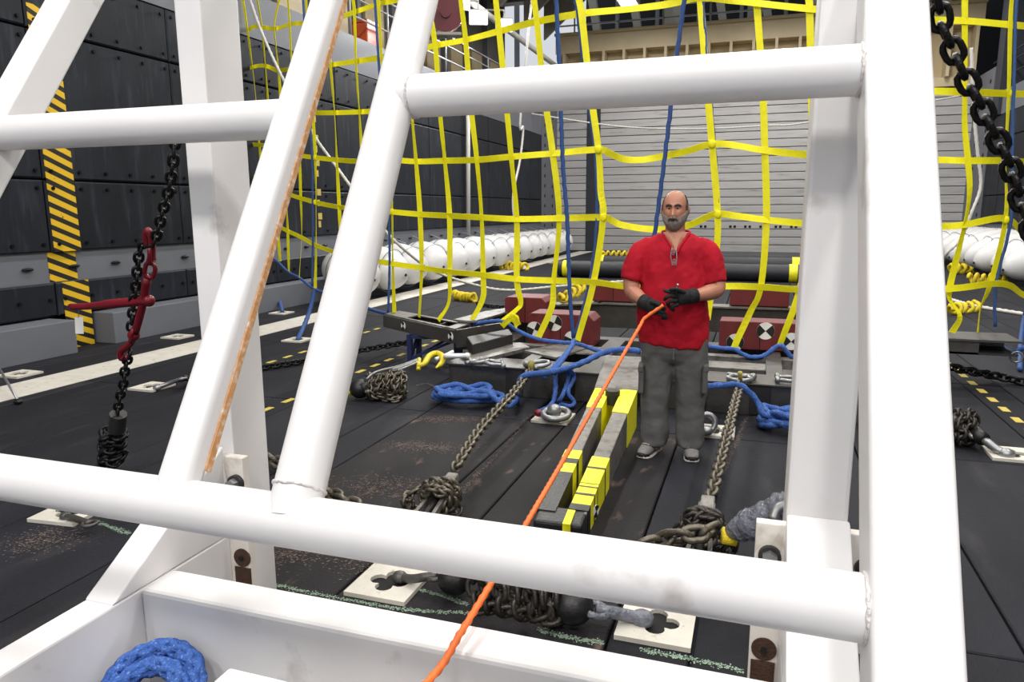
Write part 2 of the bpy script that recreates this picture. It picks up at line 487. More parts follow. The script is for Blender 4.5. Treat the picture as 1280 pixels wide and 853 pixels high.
# painted lines
def strip(name, m, x0, x1, y0, y1, z=0.002, h=0.003):
    return MB().box(x0, x1, y0, y1, z - 0.001, z + h).build(name, m, floor)
strip('white_line', 'line_white', -6.86, -6.30, -4, GY - 0.5)
for i in range(18): strip('yellow_dash', 'line_yellow', -3.91, -3.855, 4.30 + i * 0.312, 4.45 + i * 0.312)
for i in range(14): strip('yellow_dash', 'line_yellow', 1.99, 2.05, 6.15 + i * 0.33, 6.30 + i * 0.33)
for i in range(10): strip('yellow_dash', 'line_yellow', -5.11, -5.06, 6.62 + i * 0.30, 6.76 + i * 0.30)
def scrawl(name, m, pts, w, dens=26):
    pts = smooth_path([PZ(*p) + V((0, 0, .002)) for p in pts], 8)
    rr = random.Random(len(pts)); q = MB()
    for i in range(len(pts) - 1):      # fine broken specks of chalk
        a, b = pts[i], pts[i + 1]; sd = (b - a).cross(V((0, 0, 1))).normalized()
        on = .3 + .7 * abs(math.sin(i * .9 + len(pts)))
        for k in range(int(dens * on)):
            c = a.lerp(b, rr.random()) + sd * rr.gauss(0, w * .6); e = rr.uniform(.0015, .006)
            th = rr.uniform(0, PI); d = V((math.cos(th), math.sin(th), 0)) * e; f_ = V((-d.y, d.x, 0)) * rr.uniform(.3, .8)
            q.add([c - d, c + f_, c + d, c - f_], [(0, 1, 2, 3)])
    return meta(q.build(name, m, floor), kind='stuff')
scrawl('chalk_mark', 'chalk', [(320, 727), (350, 733), (380, 740), (420, 748), (460, 755), (500, 762), (540, 765), (585, 767)], 0.012)
scrawl('chalk_mark', 'chalk', [(525, 738), (560, 748), (585, 757)], 0.010)
scrawl('chalk_mark', 'chalk', [(672, 786), (700, 795), (730, 801), (755, 804)], 0.014)
scrawl('chalk_mark', 'chalk', [(800, 812), (840, 820), (880, 828), (930, 840)], 0.014)
scrawl('chalk_mark', 'chalk', [(118, 652), (140, 660), (162, 668)], 0.014)
scrawl('scuff_mark', 'scuff', [(672, 512), (655, 528), (630, 560), (600, 590), (575, 618)], 0.022)
scrawl('scuff_mark', 'scuff', [(934, 522), (924, 545), (915, 565), (905, 590)], 0.016)
scrawl('scuff_mark', 'scuff', [(520, 482), (535, 480), (548, 487)], 0.01)
def blotch(cx, cy, sx, sy, seed):
    rr = random.Random(seed); q = MB(); c = PZ(cx, cy)
    for i in range(700):
        p = c + V((rr.gauss(0, sx), 0, .0025)); p.y += rr.gauss(0, sy) + .5 * (p.x - c.x) * .3; a = rr.uniform(.002, .009)
        d = V((rr.uniform(.5, 1), rr.uniform(-.1, .6), 0)) * a; e = V((-d.y, d.x, 0)) * .4
        q.add([p - d, p + e, p + d, p - e], [(0, 1, 2, 3)])
    return meta(q.build('paint_scar', 'scuff', floor), kind='stuff')
blotch(475, 608, .17, .09, 3); blotch(535, 559, .16, .06, 4); blotch(565, 524, .15, .05, 5); blotch(360, 690, .12, .08, 6); blotch(55, 675, .1, .1, 9); blotch(470, 695, .1, .1, 10)

# ---- left wall
wl = meta(MB().box(WL - 0.5, WL - 0.12, -6, GY + 2, 0, 4.45).build('wall_left', 'wall_back_dark', loc=(WL, 0, 0)), kind='structure')
MB().box(WL - 0.12, WL - 0.05, -6, GY, 0.80, 1.20).build('rail_channel', 'wall_grey', wl)
PANZ = [(0.42, 0.82), (1.19, 2.03), (2.05, 3.72), (3.74, 4.44)]
def panel_mesh(h, ln, dirx):
    q = MB(); b = 0.02; x0, x1 = 0, 0.11 * dirx; xb = x1 - b * dirx
    y0, y1, z0, z1 = -ln / 2, ln / 2, 0, h
    q.add([(x0, y0, z0), (x0, y1, z0), (x0, y1, z1), (x0, y0, z1), (xb, y0, z0), (xb, y1, z0), (xb, y1, z1), (xb, y0, z1),
           (x1, y0 + b, z0 + b), (x1, y1 - b, z0 + b), (x1, y1 - b, z1 - b), (x1, y0 + b, z1 - b)],
          [(0, 1, 2, 3), (0, 4, 5, 1), (1, 5, 6, 2), (2, 6, 7, 3), (3, 7, 4, 0), (4, 8, 9, 5), (5, 9, 10, 6), (6, 10, 11, 7), (7, 11, 8, 4), (8, 11, 10, 9)])
    return q
PW = 2.15; ySeam = 6.55
def wall_panels(wall, X, dirx, n0, n1):
    bolts = MB()
    for (z0, z1) in PANZ:
        me = mmesh(panel_mesh(z1 - z0, PW - 0.015, dirx), 'wall_panel', 'wall_dark')
        for i in range(n0, n1):
            yc = ySeam + PW * (i + 0.5)
            place('wall_panel', me, Matrix.Translation((X - 0.11 * dirx, yc, z0)), wall)
            if yc < 16 and dirx > 0:
                for k in range(6):
                    y = yc - PW / 2 + 0.10 + k * (PW - 0.2) / 5
                    for z in ((z0 + 0.09, z1 - 0.09) if z1 - z0 > 0.5 else (z0 + 0.2,)):
                        bolts.cyl((X, y, z), (X + 0.022 * dirx, y, z), 0.022, 8)
    if bolts.v: meta(bolts.build('panel_bolts', 'bolt_dark', wall), kind='stuff')
wall_panels(wl, WL, 1, -4, 11)
# base blocks standing proud of the panels
MB().box(WL - 0.1, WL + 0.36, -6, 6.45, 0, 0.40).build('wall_base', 'wall_grey', wl, bevel=0.01)
MB().box(WL - 0.1, WL + 0.30, 7.05, GY, 0, 0.40).build('wall_base', 'wall_grey', wl, bevel=0.01)
# cleats on the rail channel
cl = mmesh(MB().ball((0, 0, 0), 0.03, 0.075, 0.022).box(-0.06, 0, -0.03, 0.03, -0.012, 0.012), 'wall_cleat', 'bolt_dark', True)
for i in range(26):
    place('wall_cleat', cl, Matrix.Translation((WL - 0.03, 5.0 + i * 0.62, 1.0)), wl)
# hazard stripe, stepping with the wall
MB().box(WL, WL + 0.006, 6.58, 6.95, 1.19, 4.0).build('hazard_stripe', 'hazard', wl)
MB().box(WL - 0.052, WL - 0.044, 6.52, 6.90, 0.83, 1.18).build('hazard_stripe', 'hazard', wl)
MB().box(WL, WL + 0.006, 6.63, 7.00, 0.0, 0.82).build('hazard_stripe', 'hazard', wl)
# column of draught marks further along
for i, z in enumerate((1.35, 1.5, 1.75, 1.95, 2.3, 2.5, 2.75, 2.95, 3.3, 3.5)):
    MB().box(WL, WL + 0.005, 12.2, 12.28 + .05 * (i % 2), z, z + 0.12).build('draught_mark', 'line_yellow', wl)
# white pipe standing against the wall
meta(MB().tube([PX(585, 140, -7.9), PX(585.5, 294, -7.9)], 0.06, 10).build('wall_pipe', 'white_rope', loc=PX(585, 294, -7.9), smooth=True), 'slim white vertical pipe against the dark left wall behind the net', 'pipe')
# grey upper band and side passage
up = meta(MB().box(WL - 0.15, WL, -6, GY, 4.45, 5.15).box(WL - 2.2, WL - .15, -6, GY, 5.05, 5.15).build('wall_left_upper', 'wall_grey', loc=(WL, 0, 4.45)), kind='structure')
pw = meta(MB().box(WL - 2.3, WL - 2.2, -6, GY, 5.15, 10.2).build('wall_left_passage', 'ceiling', loc=(WL - 2.2, 0, 5.15)), kind='structure')
for i in range(12):
    y = 8.6 + i * 1.9
    MB().box(WL - 2.2, WL - 2.12, y, y + 1.0, 5.25, 7.3).build('wall_panel_tan', 'tan', pw)
    MB().box(WL - 2.2, WL - 2.0, y + 1.3, y + 1.42, 5.15, 10.1).build('frame_post', 'wall_grey', pw)
def railing(name, X, y0, y1, z0, h, label, step=1.6, m='grey_pipe'):
    t = thing(name, (X, (y0 + y1) / 2, z0), label, 'railing')
    for k in (0.4, 0.75, 1.0): MB().tube([(X, y0, z0 + h * k), (X, y1, z0 + h * k)], 0.022, 6).build('rail', m, t, smooth=True)
    y = y0
    while y <= y1 + .01:
        MB().tube([(X, y, z0), (X, y, z0 + h)], 0.025, 6).build('post', m, t, smooth=True); y += step
    return t
railing('passage_railing', WL - 0.06, 9.0, 28.2, 5.15, 1.05, 'grey pipe railing along the passage above the left wall')
b_ = PX(457, 36, WL - 0.35)
t = thing('life_ring_box', (b_.x, b_.y, 5.15), 'small orange box behind the left passage railing', 'box')
MB().box(b_.x - .2, b_.x + .2, b_.y - .3, b_.y + .3, 5.15, 5.62).build('body', 'orange_box', t, bevel=.02)
MB().box(b_.x - .22, b_.x + .22, b_.y - .32, b_.y + .32, 5.62, 5.68).build('lid', 'orange_box', t, bevel=.01)

# ---- stern gate
gate = meta(MB().box(WL, WR, GY + 0.12, GY + 0.4, 0, 5.75).build('wall_back', 'hole', loc=((WL + WR) / 2, GY, 0)), kind='structure')
ph = 0.302
pm = MB(); bb = .012
pm.add([(WL, .12, .01), (WR, .12, .01), (WR, .12, ph - .012), (WL, .12, ph - .012), (WL, bb, .01), (WR, bb, .01), (WR, bb, ph - .012), (WL, bb, ph - .012), (WL, 0, .01 + bb), (WR, 0, .01 + bb), (WR, 0, ph - .012 - bb), (WL, 0, ph - .012 - bb)],
       [(0, 3, 2, 1), (0, 1, 5, 4), (1, 2, 6, 5), (2, 3, 7, 6), (3, 0, 4, 7), (4, 5, 9, 8), (5, 6, 10, 9), (6, 7, 11, 10), (7, 4, 8, 11), (8, 9, 10, 11)])
pme = mmesh(pm, 'gate_plank', 'gate_plank')
for i in range(19): place('gate_plank', pme, Matrix.Translation((0, GY, i * ph)), gate)
MB().box(-6.75, -6.20, GY - 0.02, GY, 0.02, 5.72).build('painted_stripe', 'gate_dark', gate)
hm = MB()
for i in range(16):
    xx = -2.2 + i * 0.55
    for d in (0, .16): hm.box(xx + d, xx + d + .09, GY - .012, GY, 0.95, 1.04)
meta(hm.build('drain_holes', 'hole', gate), kind='stuff')
# perforated jambs either side
for X, sg in ((WL, 1), (WR, -1)):
    j = meta(MB().box(min(X, X + sg * .02), max(X, X + sg * .02), GY - 2.2, GY, 0, 6.0).box(X - .3 if sg > 0 else X + .02, X if sg > 0 else X + .3, GY - 2.2, GY, 0, 6).build('trim_1' if sg > 0 else 'trim_2', 'wall_grey', loc=(X, GY - 1, 0)), kind='structure')
    q = MB()
    for k in range(15):
        for yy in (GY - 1.8, GY - .7): q.cyl((X + sg * .02, yy, .3 + k * .38), (X + sg * .03, yy, .3 + k * .38), .07, 8)
    meta(q.build('jamb_holes', 'hole', j), kind='stuff')
# tan structure above the gate
ab = meta(MB().box(WL, WR, GY + 0.35, GY + 0.5, 6.05, 7.75).build('wall_back_upper', 'tan', loc=(0, GY, 6)), kind='structure')
MB().box(WL, WR, GY - 0.05, GY + 0.45, 5.78, 6.08).build('lintel', 'tan_light', ab)
MB().box(WL, WR, GY - 0.25, GY + 0.5, 7.72, 8.35).build('cross_beam', 'tan_light', ab)
MB().box(WL, WR, GY - 0.45, GY + 0.5, 8.35, 8.45).build('beam_flange', 'tan', ab)
rm = mmesh(MB().box(-.05, .05, -.3, .35, 6.08, 7.72), 'rib', 'tan_light')
for i in range(19): place('rib', rm, Matrix.Translation((WL + .35 + i * .79, GY, 0)), ab)
bk = meta(MB().box(WL, WR + 3, GY + 5, GY + 5.3, 5, 13.5).build('wall_beyond_gate', 'wall_back_dark', loc=(0, GY + 5, 5)), kind='structure')
for i in range(9):
    xx = WL + .9 + i * 1.75
    MB().prism([(xx, GY + 3.2, 8.4), (xx + .3, GY + 3.2, 8.4), (xx - .25, GY + 3.2, 11.5), (xx - .6, GY + 3.2, 11.5)], (0, .4, 0)).build('frame_post', 'ceiling_beam', bk)
    MB().box(xx + .6, xx + .75, GY + 4.2, GY + 4.4, 8.4, 12).build('frame_post', 'wall_grey', bk)
    if i % 2: MB().box(xx + .9, xx + 1.5, GY + 4.6, GY + 4.8, 8.8, 11).build('locker_panel', 'ceiling_beam', bk)
t = thing('gate_railing', (0, GY + .4, 8.45), 'long thin grey pipe rail above the tan beam over the gate', 'railing')
for z in (8.9, 9.35): MB().tube([(WL, GY + .4, z), (WR, GY + .4, z)], .035, 6).build('rail', 'grey_pipe', t, smooth=True)
for i in range(9): MB().tube([(WL + .6 + i * 1.75, GY + .4, 8.45), (WL + .6 + i * 1.75, GY + .4, 9.4)], .035, 6).build('post', 'grey_pipe', t, smooth=True)

# ---- right wall
wr = meta(MB().box(WR + .12, WR + .5, -6, GY + 2, 0, 4.45).build('wall_right', 'wall_back_dark', loc=(WR, 0, 0)), kind='structure')
wall_panels(wr, WR, -1, 2, 11)
MB().box(WR - .3, WR + .1, -6, GY, 0, .40).build('wall_base', 'wall_grey', wr)
MB().box(WR + .05, WR + .12, -6, GY, .8, 1.2).build('rail_channel', 'wall_grey', wr)
meta(MB().box(WR, WR + .15, -6, GY, 4.45, 5.15).box(WR + .15, WR + 2.2, -6, GY, 5.05, 5.15).build('wall_right_upper', 'wall_grey', loc=(WR, 0, 4.45)), kind='structure')
pr = meta(MB().box(WR + 2.2, WR + 2.3, -6, GY + 5, 5.15, 10.2).build('wall_right_passage', 'gate_dark', loc=(WR + 2.2, 0, 5.15)), kind='structure')
for i in range(7):
    y = 17 + i * 1.9; MB().box(WR + 2.0, WR + 2.2, y, y + .2, 5.15, 10.1).build('frame_post', 'gate_dark', pr)
MB().box(WR - .1, WR + .5, GY - 3.2, GY - 2.6, 4.45, 10.1).build('frame_post', 'gate_dark', pr)
railing('stair_railing', WR + .06, 13.0, 28.0, 5.15, 1.05, 'dark pipe railing along the passage above the right wall', m='gate_dark')

# ---- ceiling with beams
ce = meta(MB().box(WL - 2.3, WR + 2.3, -6, GY + .5, 10.2, 10.4).build('ceiling', 'ceiling', loc=(0, 12, 10.2)), kind='structure')
bmx = mmesh(MB().box(WL - 2.2, WR + 2.2, -.12, .12, 9.5, 10.2).box(WL - 2.2, WR + 2.2, -.25, .25, 9.45, 9.5), 'ceiling_beam', 'ceiling_beam')
for i in range(14): place('ceiling_beam', bmx, Matrix.Translation((0, -4.2 + i * 2.5, 0)), ce)
bmy = mmesh(MB().box(-.1, .1, -6, GY, 9.7, 10.2), 'ceiling_stringer', 'ceiling_beam')
for X in (-7.5, -5.8, -2.4, 1, 4, 6.4): place('ceiling_stringer', bmy, Matrix.Translation((X, 0, 0)), ce)
# brackets stepping the passage ceiling
for i in range(6):
    y = 15.5 + i * 2.5
    MB().prism([(WL - .1, y, 8.0), (WL - .1, y, 9.5), (WL + 1.7, y, 9.5)], (0, .16, 0)).build('knee_bracket', 'ceiling_beam', ce)
lampm = mmesh(MB().box(-.33, .33, -.83, .83, -.06, .12).box(-.2, -.17, -.02, .02, .1, 9.445 - LAMP_Z).box(.17, .2, -.02, .02, .1, 9.445 - LAMP_Z), 'housing', 'lamp_case')
lampg = mmesh(MB().box(-.27, .27, -.77, .77, -.075, -.055), 'diffuser', 'lamp_glow')
ordn = ['first', 'second', 'third', 'fourth', 'fifth', 'sixth', 'seventh', 'eighth', 'ninth', 'tenth', 'eleventh', 'twelfth']
nm = {-4.6: 'left', 0.2: 'middle', 4.6: 'right'}
for (x, y) in LAMPS:
    t = thing('deck_lamp', (x, y, LAMP_Z), 'overhead deck lamp in the %s row, %s from the front' % (nm[x], ordn[sorted(set(q[1] for q in LAMPS)).index(y)]), 'lamp', 'overhead deck lamps hanging from the ceiling beams')
    place('housing', lampm, Matrix.Translation((x, y, LAMP_Z)), t); place('diffuser', lampg, Matrix.Translation((x, y, LAMP_Z)), t)
# floodlights on the left wall
for k, (px_, py_) in enumerate(((575, 3), (598, 22), (630, 32))):
    p = PX(px_, py_, -7.2)
    t = thing('floodlight', p, ('bright floodlight at the top edge beside the dark red drum', 'bright floodlight on the left wall, middle of the three', 'bright floodlight on the left wall nearest the tan beam')[k], 'lamp', 'floodlights high on the left wall')
    d = (V((-1.0, 4, 0.2)) - p).normalized(); s_ = d.cross(V((0, 0, 1))).normalized(); u_ = s_.cross(d)
    MB().obox(p - d * .08, s_ * .25, d * .08, u_ * .19).build('housing', 'lamp_case', t, bevel=.02)
    MB().obox(p + d * .012, s_ * .22, d * .01, u_ * .16).build('diffuser', 'lamp_glow', t)
    MB().tube([p - d * .1, p - d * .1 + V((0, 0, .4)), (WL - .1, p.y, p.z + .5)], .03, 6).build('bracket', 'lamp_case', t)
    ld = bpy.data.lights.new('flood', 'AREA'); ld.size = .6; ld.energy = 160; ld.shape = 'SQUARE'
    lo = bpy.data.objects.new('floodlight_light', ld); lo.location = p + d * .04; lo.rotation_euler = d.to_track_quat('-Z', 'Y').to_euler(); COL.objects.link(lo)
meta(MB().tube([(WL + .35, 12, 7.25), (WL + .35, 28, 7.05)], .09, 8).build('wall_pipe', 'white_rope', smooth=True), 'long pale pipe running under the floodlights along the left wall', 'pipe')
# dark red drum on a bracket
p = PX(557, 18, -7.0); d = (CAM - p).normalized(); d.z *= .3; d.normalize()
t = thing('hose_drum', p - V((0, 0, .45)), 'round dark red drum on a bracket high on the left wall', 'drum')
sd = d.cross(V((0, 0, 1))).normalized()
MB().tube([p, p + d * .28], .40, 20).build('drum', 'drum_red', t, auto=.6, smooth=True)
MB().tube([p + d * .28, p + d * .33], .12, 12).build('hub', 'drum_red', t)
MB().obox(p + sd * .1 - V((0, 0, .44)), sd * .45, d * .25, (0, 0, .03)).build('shelf', 'ceiling_beam', t)
MB().beam(p - V((0, 0, .46)), (WL - .1, p.y, p.z - .46), .1, .1).build('bracket', 'ceiling_beam', t)

# ================================================================== WHITE FRAME
fr_ = thing('white_steel_frame', (-1.0, 2.1, 0), 'white painted steel frame of tubes, posts and base beams across the foreground', 'frame')  # frame positions and sizes below are scaled about the camera, base extended to deck
KS = 0.678
def FP(X, z, off=0.0):
    n = V((0, 1, -KS)).normalized()
    return V((X, 1.3175 + KS * (z - 0.9715), z)) + n * off
TR = 0.060
def wtube(name, a, b, r=TR): return MB().tube([V(a).lerp(V(b), i / 6) for i in range(7)], r, 32).build(name, 'white_paint', fr_, smooth=True, auto=.7)
wtube('rail_tube', (-2.62, 1.3175, .965), (.225, 1.3175, .965))
wtube('rail_tube', (-1.03, 2.006, 1.987), (.225, 2.006, 1.987))
wtube('rail_tube', (-2.64, 1.996, 1.9405), (-1.38, 1.996, 1.9405))
wtube('post_tube', FP(-.972, .9715), FP(-1.092, 2.93))
def post(name, xa, xb, z0, z1, w, d0, d1, m='white_paint', bev=.02):
    n = V((0, 1, -KS)).normalized()
    P = []
    for (xc, z) in ((xa, z0), (xb, z1)):
        c = FP(xc, z)
        P += [c + V((-w / 2, 0, 0)) + n * d0, c + V((w / 2, 0, 0)) + n * d0, c + V((w / 2, 0, 0)) + n * d1, c + V((-w / 2, 0, 0)) + n * d1]
    o = MB().hexa(P).build(name, m, fr_, bevel=bev, smooth=False)
    if bev:
        o.modifiers['bevel'].segments = 5
        for p_ in o.data.polygons: p_.use_smooth = True
        o.data.set_sharp_from_angle(angle=.9)
    return o
post('post_box', -1.303, -1.43, .985, 2.93, .094, -.045, .030, bev=.024)
post('edge_strip', -1.303 + .044, -1.43 + .044, 1.04, 2.93, .009, .010, .030, 'orange_edge', 0)
post('post_box', .282, .282, .0, 2.93, .140, -.064, .08, bev=.014)
post('post_box', -2.69, -2.69, .0, 2.93, .14, -.0, .125, bev=.010)
def ring_weld(c, axis, r):
    a = V(axis).normalized(); u = a.cross(V((.3, .2, 1))).normalized(); v_ = a.cross(u)
    pts = arc(c, r, 0, 2 * PI, 40, u, v_)[:-1]
    rr = random.Random(int(c[0] * 100))
    MB().tube([p + a * rr.uniform(-.002, .002) for p in pts], .0045, 6, closed=True).build('weld_bead', 'weld', fr_, smooth=True)
for c, a, r in (((-.972, 2.006, 1.987), (1, 0, 0), TR), ((.210, 2.006, 1.987), (1, 0, 0), TR), ((.210, 1.3175, .965), (1, 0, 0), TR), ((-2.617, 1.976, 1.9405), (1, 0, 0), TR)):
    ring_weld(c, a, r)
ring_weld(FP(-.976, 1.030), FP(0, 1) - FP(0, 0), TR)
def wbox(name, *a, bev=.008, m='white_paint'): return MB().box(*a).build(name, m, fr_, bevel=bev)
wbox('base_beam', -2.015, -1.895, .2, 2.172, 0, .419)
wbox('base_beam', -1.895, .121, 1.730, 1.883, 0, .419, bev=.014)
wbox('base_beam', .121, .292, .2, 2.172, 0, .419)
wbox('column', -1.993, -1.880, 2.21, 2.414, 0, 3.4, bev=.006)
wbox('column', .121, .292, 2.21, 2.38, 0, 3.4, bev=.012)
epl = wbox('end_plate', -2.09, -1.812, 2.172, 2.21, 0, .738, m='white_paint_dirty', bev=.004)
epr = wbox('end_plate', .038, .387, 2.172, 2.21, 0, .738, m='white_paint_dirty', bev=.004)
for (x0, x1) in ((-2.015, -1.895), (.121, .292)):
    MB().prism([(x0, 1.619, .419), (x0, 2.172, .776), (x0, 2.172, .419)], (x1 - x0, 0, 0)).build('brace', 'white_paint', fr_, bevel=.006)
c_ = PZ(287, 834, .419)
wbox('base_block', c_.x, c_.x + .95, c_.y - .36, c_.y, 0, .419)
for X in (-1.843, -2.055, .081, .345):
    MB().cyl((X, 2.155, .638), (X, 2.173, .638), .033, 20).build('washer', 'steel_dark', (epl if X < 0 else epr), smooth=True, auto=.6)
    MB().cyl((X, 2.130, .638), (X, 2.156, .638), .024, 6).build('bolt_head', 'galv', (epl if X < 0 else epr))
    MB().cyl((X, 2.166, .330), (X, 2.174, .330), .037, 20).build('rust_ring', 'rust', (epl if X < 0 else epr))
    MB().cyl((X, 2.159, .330), (X, 2.169, .330), .010, 12).build('rust_plug', 'hole', (epl if X < 0 else epr))
    MB().box(X - .036, X + .034, 2.166, 2.174, .215, .289).build('rust_pad', 'rust', (epl if X < 0 else epr))
for (x0, sg) in ((-1.895, 1), (.121, -1), (.292, 1)):
    MB().prism([(x0, 2.172, .42), (x0 + sg * .042, 2.172, .42), (x0, 2.172, .738), ], (0, -.010, 0)).build('gusset', 'white_paint_dirty', fr_)

# ================================================================== CRADLE
cr = thing('steel_cradle', (-.6, 7.2, 0), 'grey steel cradle of low welded beams on the deck behind the standing person', 'cradle')
def cbox(name, *a, m='steel', bev=.004): return MB().box(*a).build(name, m, cr, bevel=bev)
cbox('front_beam', -2.66, 1.35, 6.07, 6.27, 0, .255)
cbox('front_flange', -2.68, 1.37, 6.04, 6.42, .255, .272)
for X in (-2.1, -1.62, -1.05, -.5, .0, .55): cbox('joint_plate', X, X + .16, 6.055, 6.072, .01, .25, m='steel_dark')
for (x0, x1) in ((-2.68, -2.45), (-2.05, -1.92), (-1.48, -1.3), (-.62, -.45), (.12, .26), (.75, .95)): cbox('deck_rail', x0, x1, 6.42, 7.75, .10, .27)
cbox('cross_rail', -2.68, 1.3, 7.15, 7.27, .08, .268, m='steel_light')
cbox('cross_rail', -2.68, 1.3, 7.72, 7.9, .08, .268)
cbox('deck_plate', -1.92, -1.48, 6.9, 7.15, .25, .268, m='steel_light')
cbox('deck_plate', -.45, .12, 6.62, 6.9, .25, .268, m='steel_light')
cbox('deck_plate', .26, .75, 6.42, 6.7, .25, .268)
# ring beam round the back
ringp = [(-2.95, 7.15), (-2.85, 7.9), (-2.45, 8.75), (-1.9, 9.15), (.45, 9.25), (1.0, 8.8), (1.35, 8.0), (1.4, 7.2)]
for a, b in zip(ringp, ringp[1:]):
    MB().beam((a[0], a[1], .33), (b[0], b[1], .33), .16, .30).build('ring_beam', 'steel', cr, bevel=.004)
    MB().beam((a[0], a[1], .49), (b[0], b[1], .49), .26, .02).build('ring_flange', 'steel_light', cr)
for (X, Y) in ((-2.5, 8.7), (-1.2, 9.2), (0, 9.25), (1.1, 8.6)): cbox('foot', X - .12, X + .12, Y - .12, Y + .12, 0, .2, m='steel_dark')
# left arm
zt = .45
A0, A1, A2, A3 = PZ(481, 394, zt), PZ(499, 390, zt), PZ(587, 406, zt), PZ(569, 413, zt)
def wall_pl(a, b, z0, z1, t=.025):
    sd = (b - a).cross(V((0, 0, 1))).normalized() * t
    return MB().prism([V((a.x, a.y, z0)), V((b.x, b.y, z0)), V((b.x, b.y, z0)) + sd, V((a.x, a.y, z0)) + sd], (0, 0, z1 - z0))
arm = MB().prism([V((p.x, p.y, .31)) for p in (A0, A1, A2, A3)], (0, 0, .02)).build('arm_plate', 'steel_dark', cr)
wall_pl(A3, A0, .31, .45, -.025).build('arm_web', 'steel', cr)
wall_pl(A1, A2, .31, .45, -.025).build('arm_web', 'steel', cr)
L01 = A0.lerp(A3, .32); L12 = A1.lerp(A2, .32)
MB().prism([A0, L01, L12, A1], (0, 0, .015)).build('arm_top', 'steel_light', cr)
R01 = A0.lerp(A3, .9); R12 = A1.lerp(A2, .9)
MB().prism([R01, A3, A2, R12], (0, 0, .015)).build('arm_top', 'steel_light', cr)
for k in (.0, .72):
    a, b = A0.lerp(A3, k), A1.lerp(A2, k)
    wall_pl(a, b, .33, .445, .02).build('arm_rib', 'steel_dark', cr)
MB().prism([A0.lerp(A3, .30), A0.lerp(A3, .92), A0.lerp(A3, .92).lerp(A1.lerp(A2, .92), .16), A0.lerp(A3, .3).lerp(L12, .16)], (0, 0, .012)).build('arm_flange', 'steel_light', cr)
MB().prism([A1.lerp(A2, .30), A1.lerp(A2, .92), A1.lerp(A2, .92).lerp(A0.lerp(A3, .92), .16), A1.lerp(A2, .3).lerp(L01, .16)], (0, 0, .012)).build('arm_flange', 'steel_light', cr)
B0, B1 = A3, PZ(626, 404, zt)
wall_pl(B0, B1, .27, .455, .03).build('arm_end_plate', 'steel', cr)
q0, q1, q2, q3 = PZ(583, 421, .40), PZ(636, 411, .40), PZ(641, 418, .40), PZ(590, 431, .40)
MB().prism([V((p.x, p.y, .27)) for p in (q0, q3, q2, q1)], (0, 0, .13)).build('arm_root', 'steel_dark', cr, bevel=.01)
q0, q1, q2, q3 = PZ(575, 444, .3), PZ(650, 428, .3), PZ(662, 434, .3), PZ(590, 452, .3)
MB().prism([V((p.x, p.y, .265)) for p in (q0, q3, q2, q1)], (0, 0, .035)).build('deck_plate', 'steel_light', cr)
q0, q1, q2, q3 = PZ(655, 438, .285), PZ(700, 430, .285), PZ(742, 432, .285), PZ(695, 447, .285)
MB().prism([V((p.x, p.y, .262)) for p in (q0, q3, q2, q1)], (0, 0, .022)).build('deck_plate', 'steel_light', cr)
# right arm
MB().box(1.25, 2.32, 7.7, 8.15, .31, .33).build('arm_plate', 'steel_dark', cr)
MB().box(1.25, 2.34, 7.68, 8.17, .435, .455).build('arm_top', 'steel', cr)
MB().box(1.25, 2.0, 7.70, 7.73, .31, .45).build('arm_web', 'steel', cr)
MB().box(1.25, 2.32, 8.12, 8.15, .31, .45).build('arm_web', 'steel', cr)
MB().tube(arc((2.32, 7.75, .30), .05, 0, 2 * PI, 12, (1, 0, 0), (0, 0, 1))[:-1], .01, 6, closed=True).build('ring_eye', 'galv', cr, smooth=True)
# ramp plate down to the tongue
q = [PZ(757, 444, .36), PZ(802, 446, .36), PZ(799, 487, .30), PZ(743, 484, .30)]
MB().prism([p - V((0, 0, .03)) for p in q], (0, 0, .03)).build('coupling_plate', 'steel_light', cr, bevel=.01)
# target markers
def target(parent, c, n, r, rot=0.0):
    n = V(n).normalized(); u = n.cross(V((0, 0, 1))).normalized(); v_ = u.cross(n) * -1
    c = V(c)
    d = MB().tube([c + n * .001, c + n * .006], r, 24).build('target_disc', 'marker_white', parent)
    for k in (0, 1):
        a0 = rot + PI * k
        MB().prism([c + n * .0062] + arc(c + n * .0062, r * .99, a0, a0 + PI / 2, 6, u, v_), n * .002).build('target_quadrant', 'marker_black', d)
nf = (A3 - A0).cross(V((0, 0, 1))).normalized()
if nf.y > 0: nf = -nf
target(cr, A0.lerp(A3, .32) + V((0, 0, -.07)) + nf * .0255, nf, .045, PI * .25)
target(cr, A0.lerp(A3, .97) + V((0, 0, -.07)) + nf * .0255, nf, .045, PI * .25)
# blue trestle under the left arm
st = thing('blue_trestle', PZ(540, 452), 'dark blue trestle standing under the left arm of the steel cradle', 'trestle')
fl = [PZ(513, 453), PZ(524, 449), PZ(575, 455), PZ(571, 447)]
tp = [PZ(513, 410, .31), PZ(524, 407, .31), PZ(573, 424, .31), PZ(571, 412, .31)]
tp = [V((a.x, a.y, .31)) for a in fl]
for a, b in zip(fl, tp): MB().beam(a, b, .05, .05, (0, 1, 0)).build('leg', 'blue_paint', st)
for i, j in ((0, 2), (1, 3), (0, 1), (2, 3)):
    MB().beam(fl[i] + V((0, 0, .04)), tp[j] - V((0, 0, .03)), .03, .03).build('diagonal', 'blue_paint', st)
    MB().beam(tp[j] - V((0, 0, .02)), tp[i] - V((0, 0, .02)), .04, .04).build('top_bar', 'blue_paint', st)

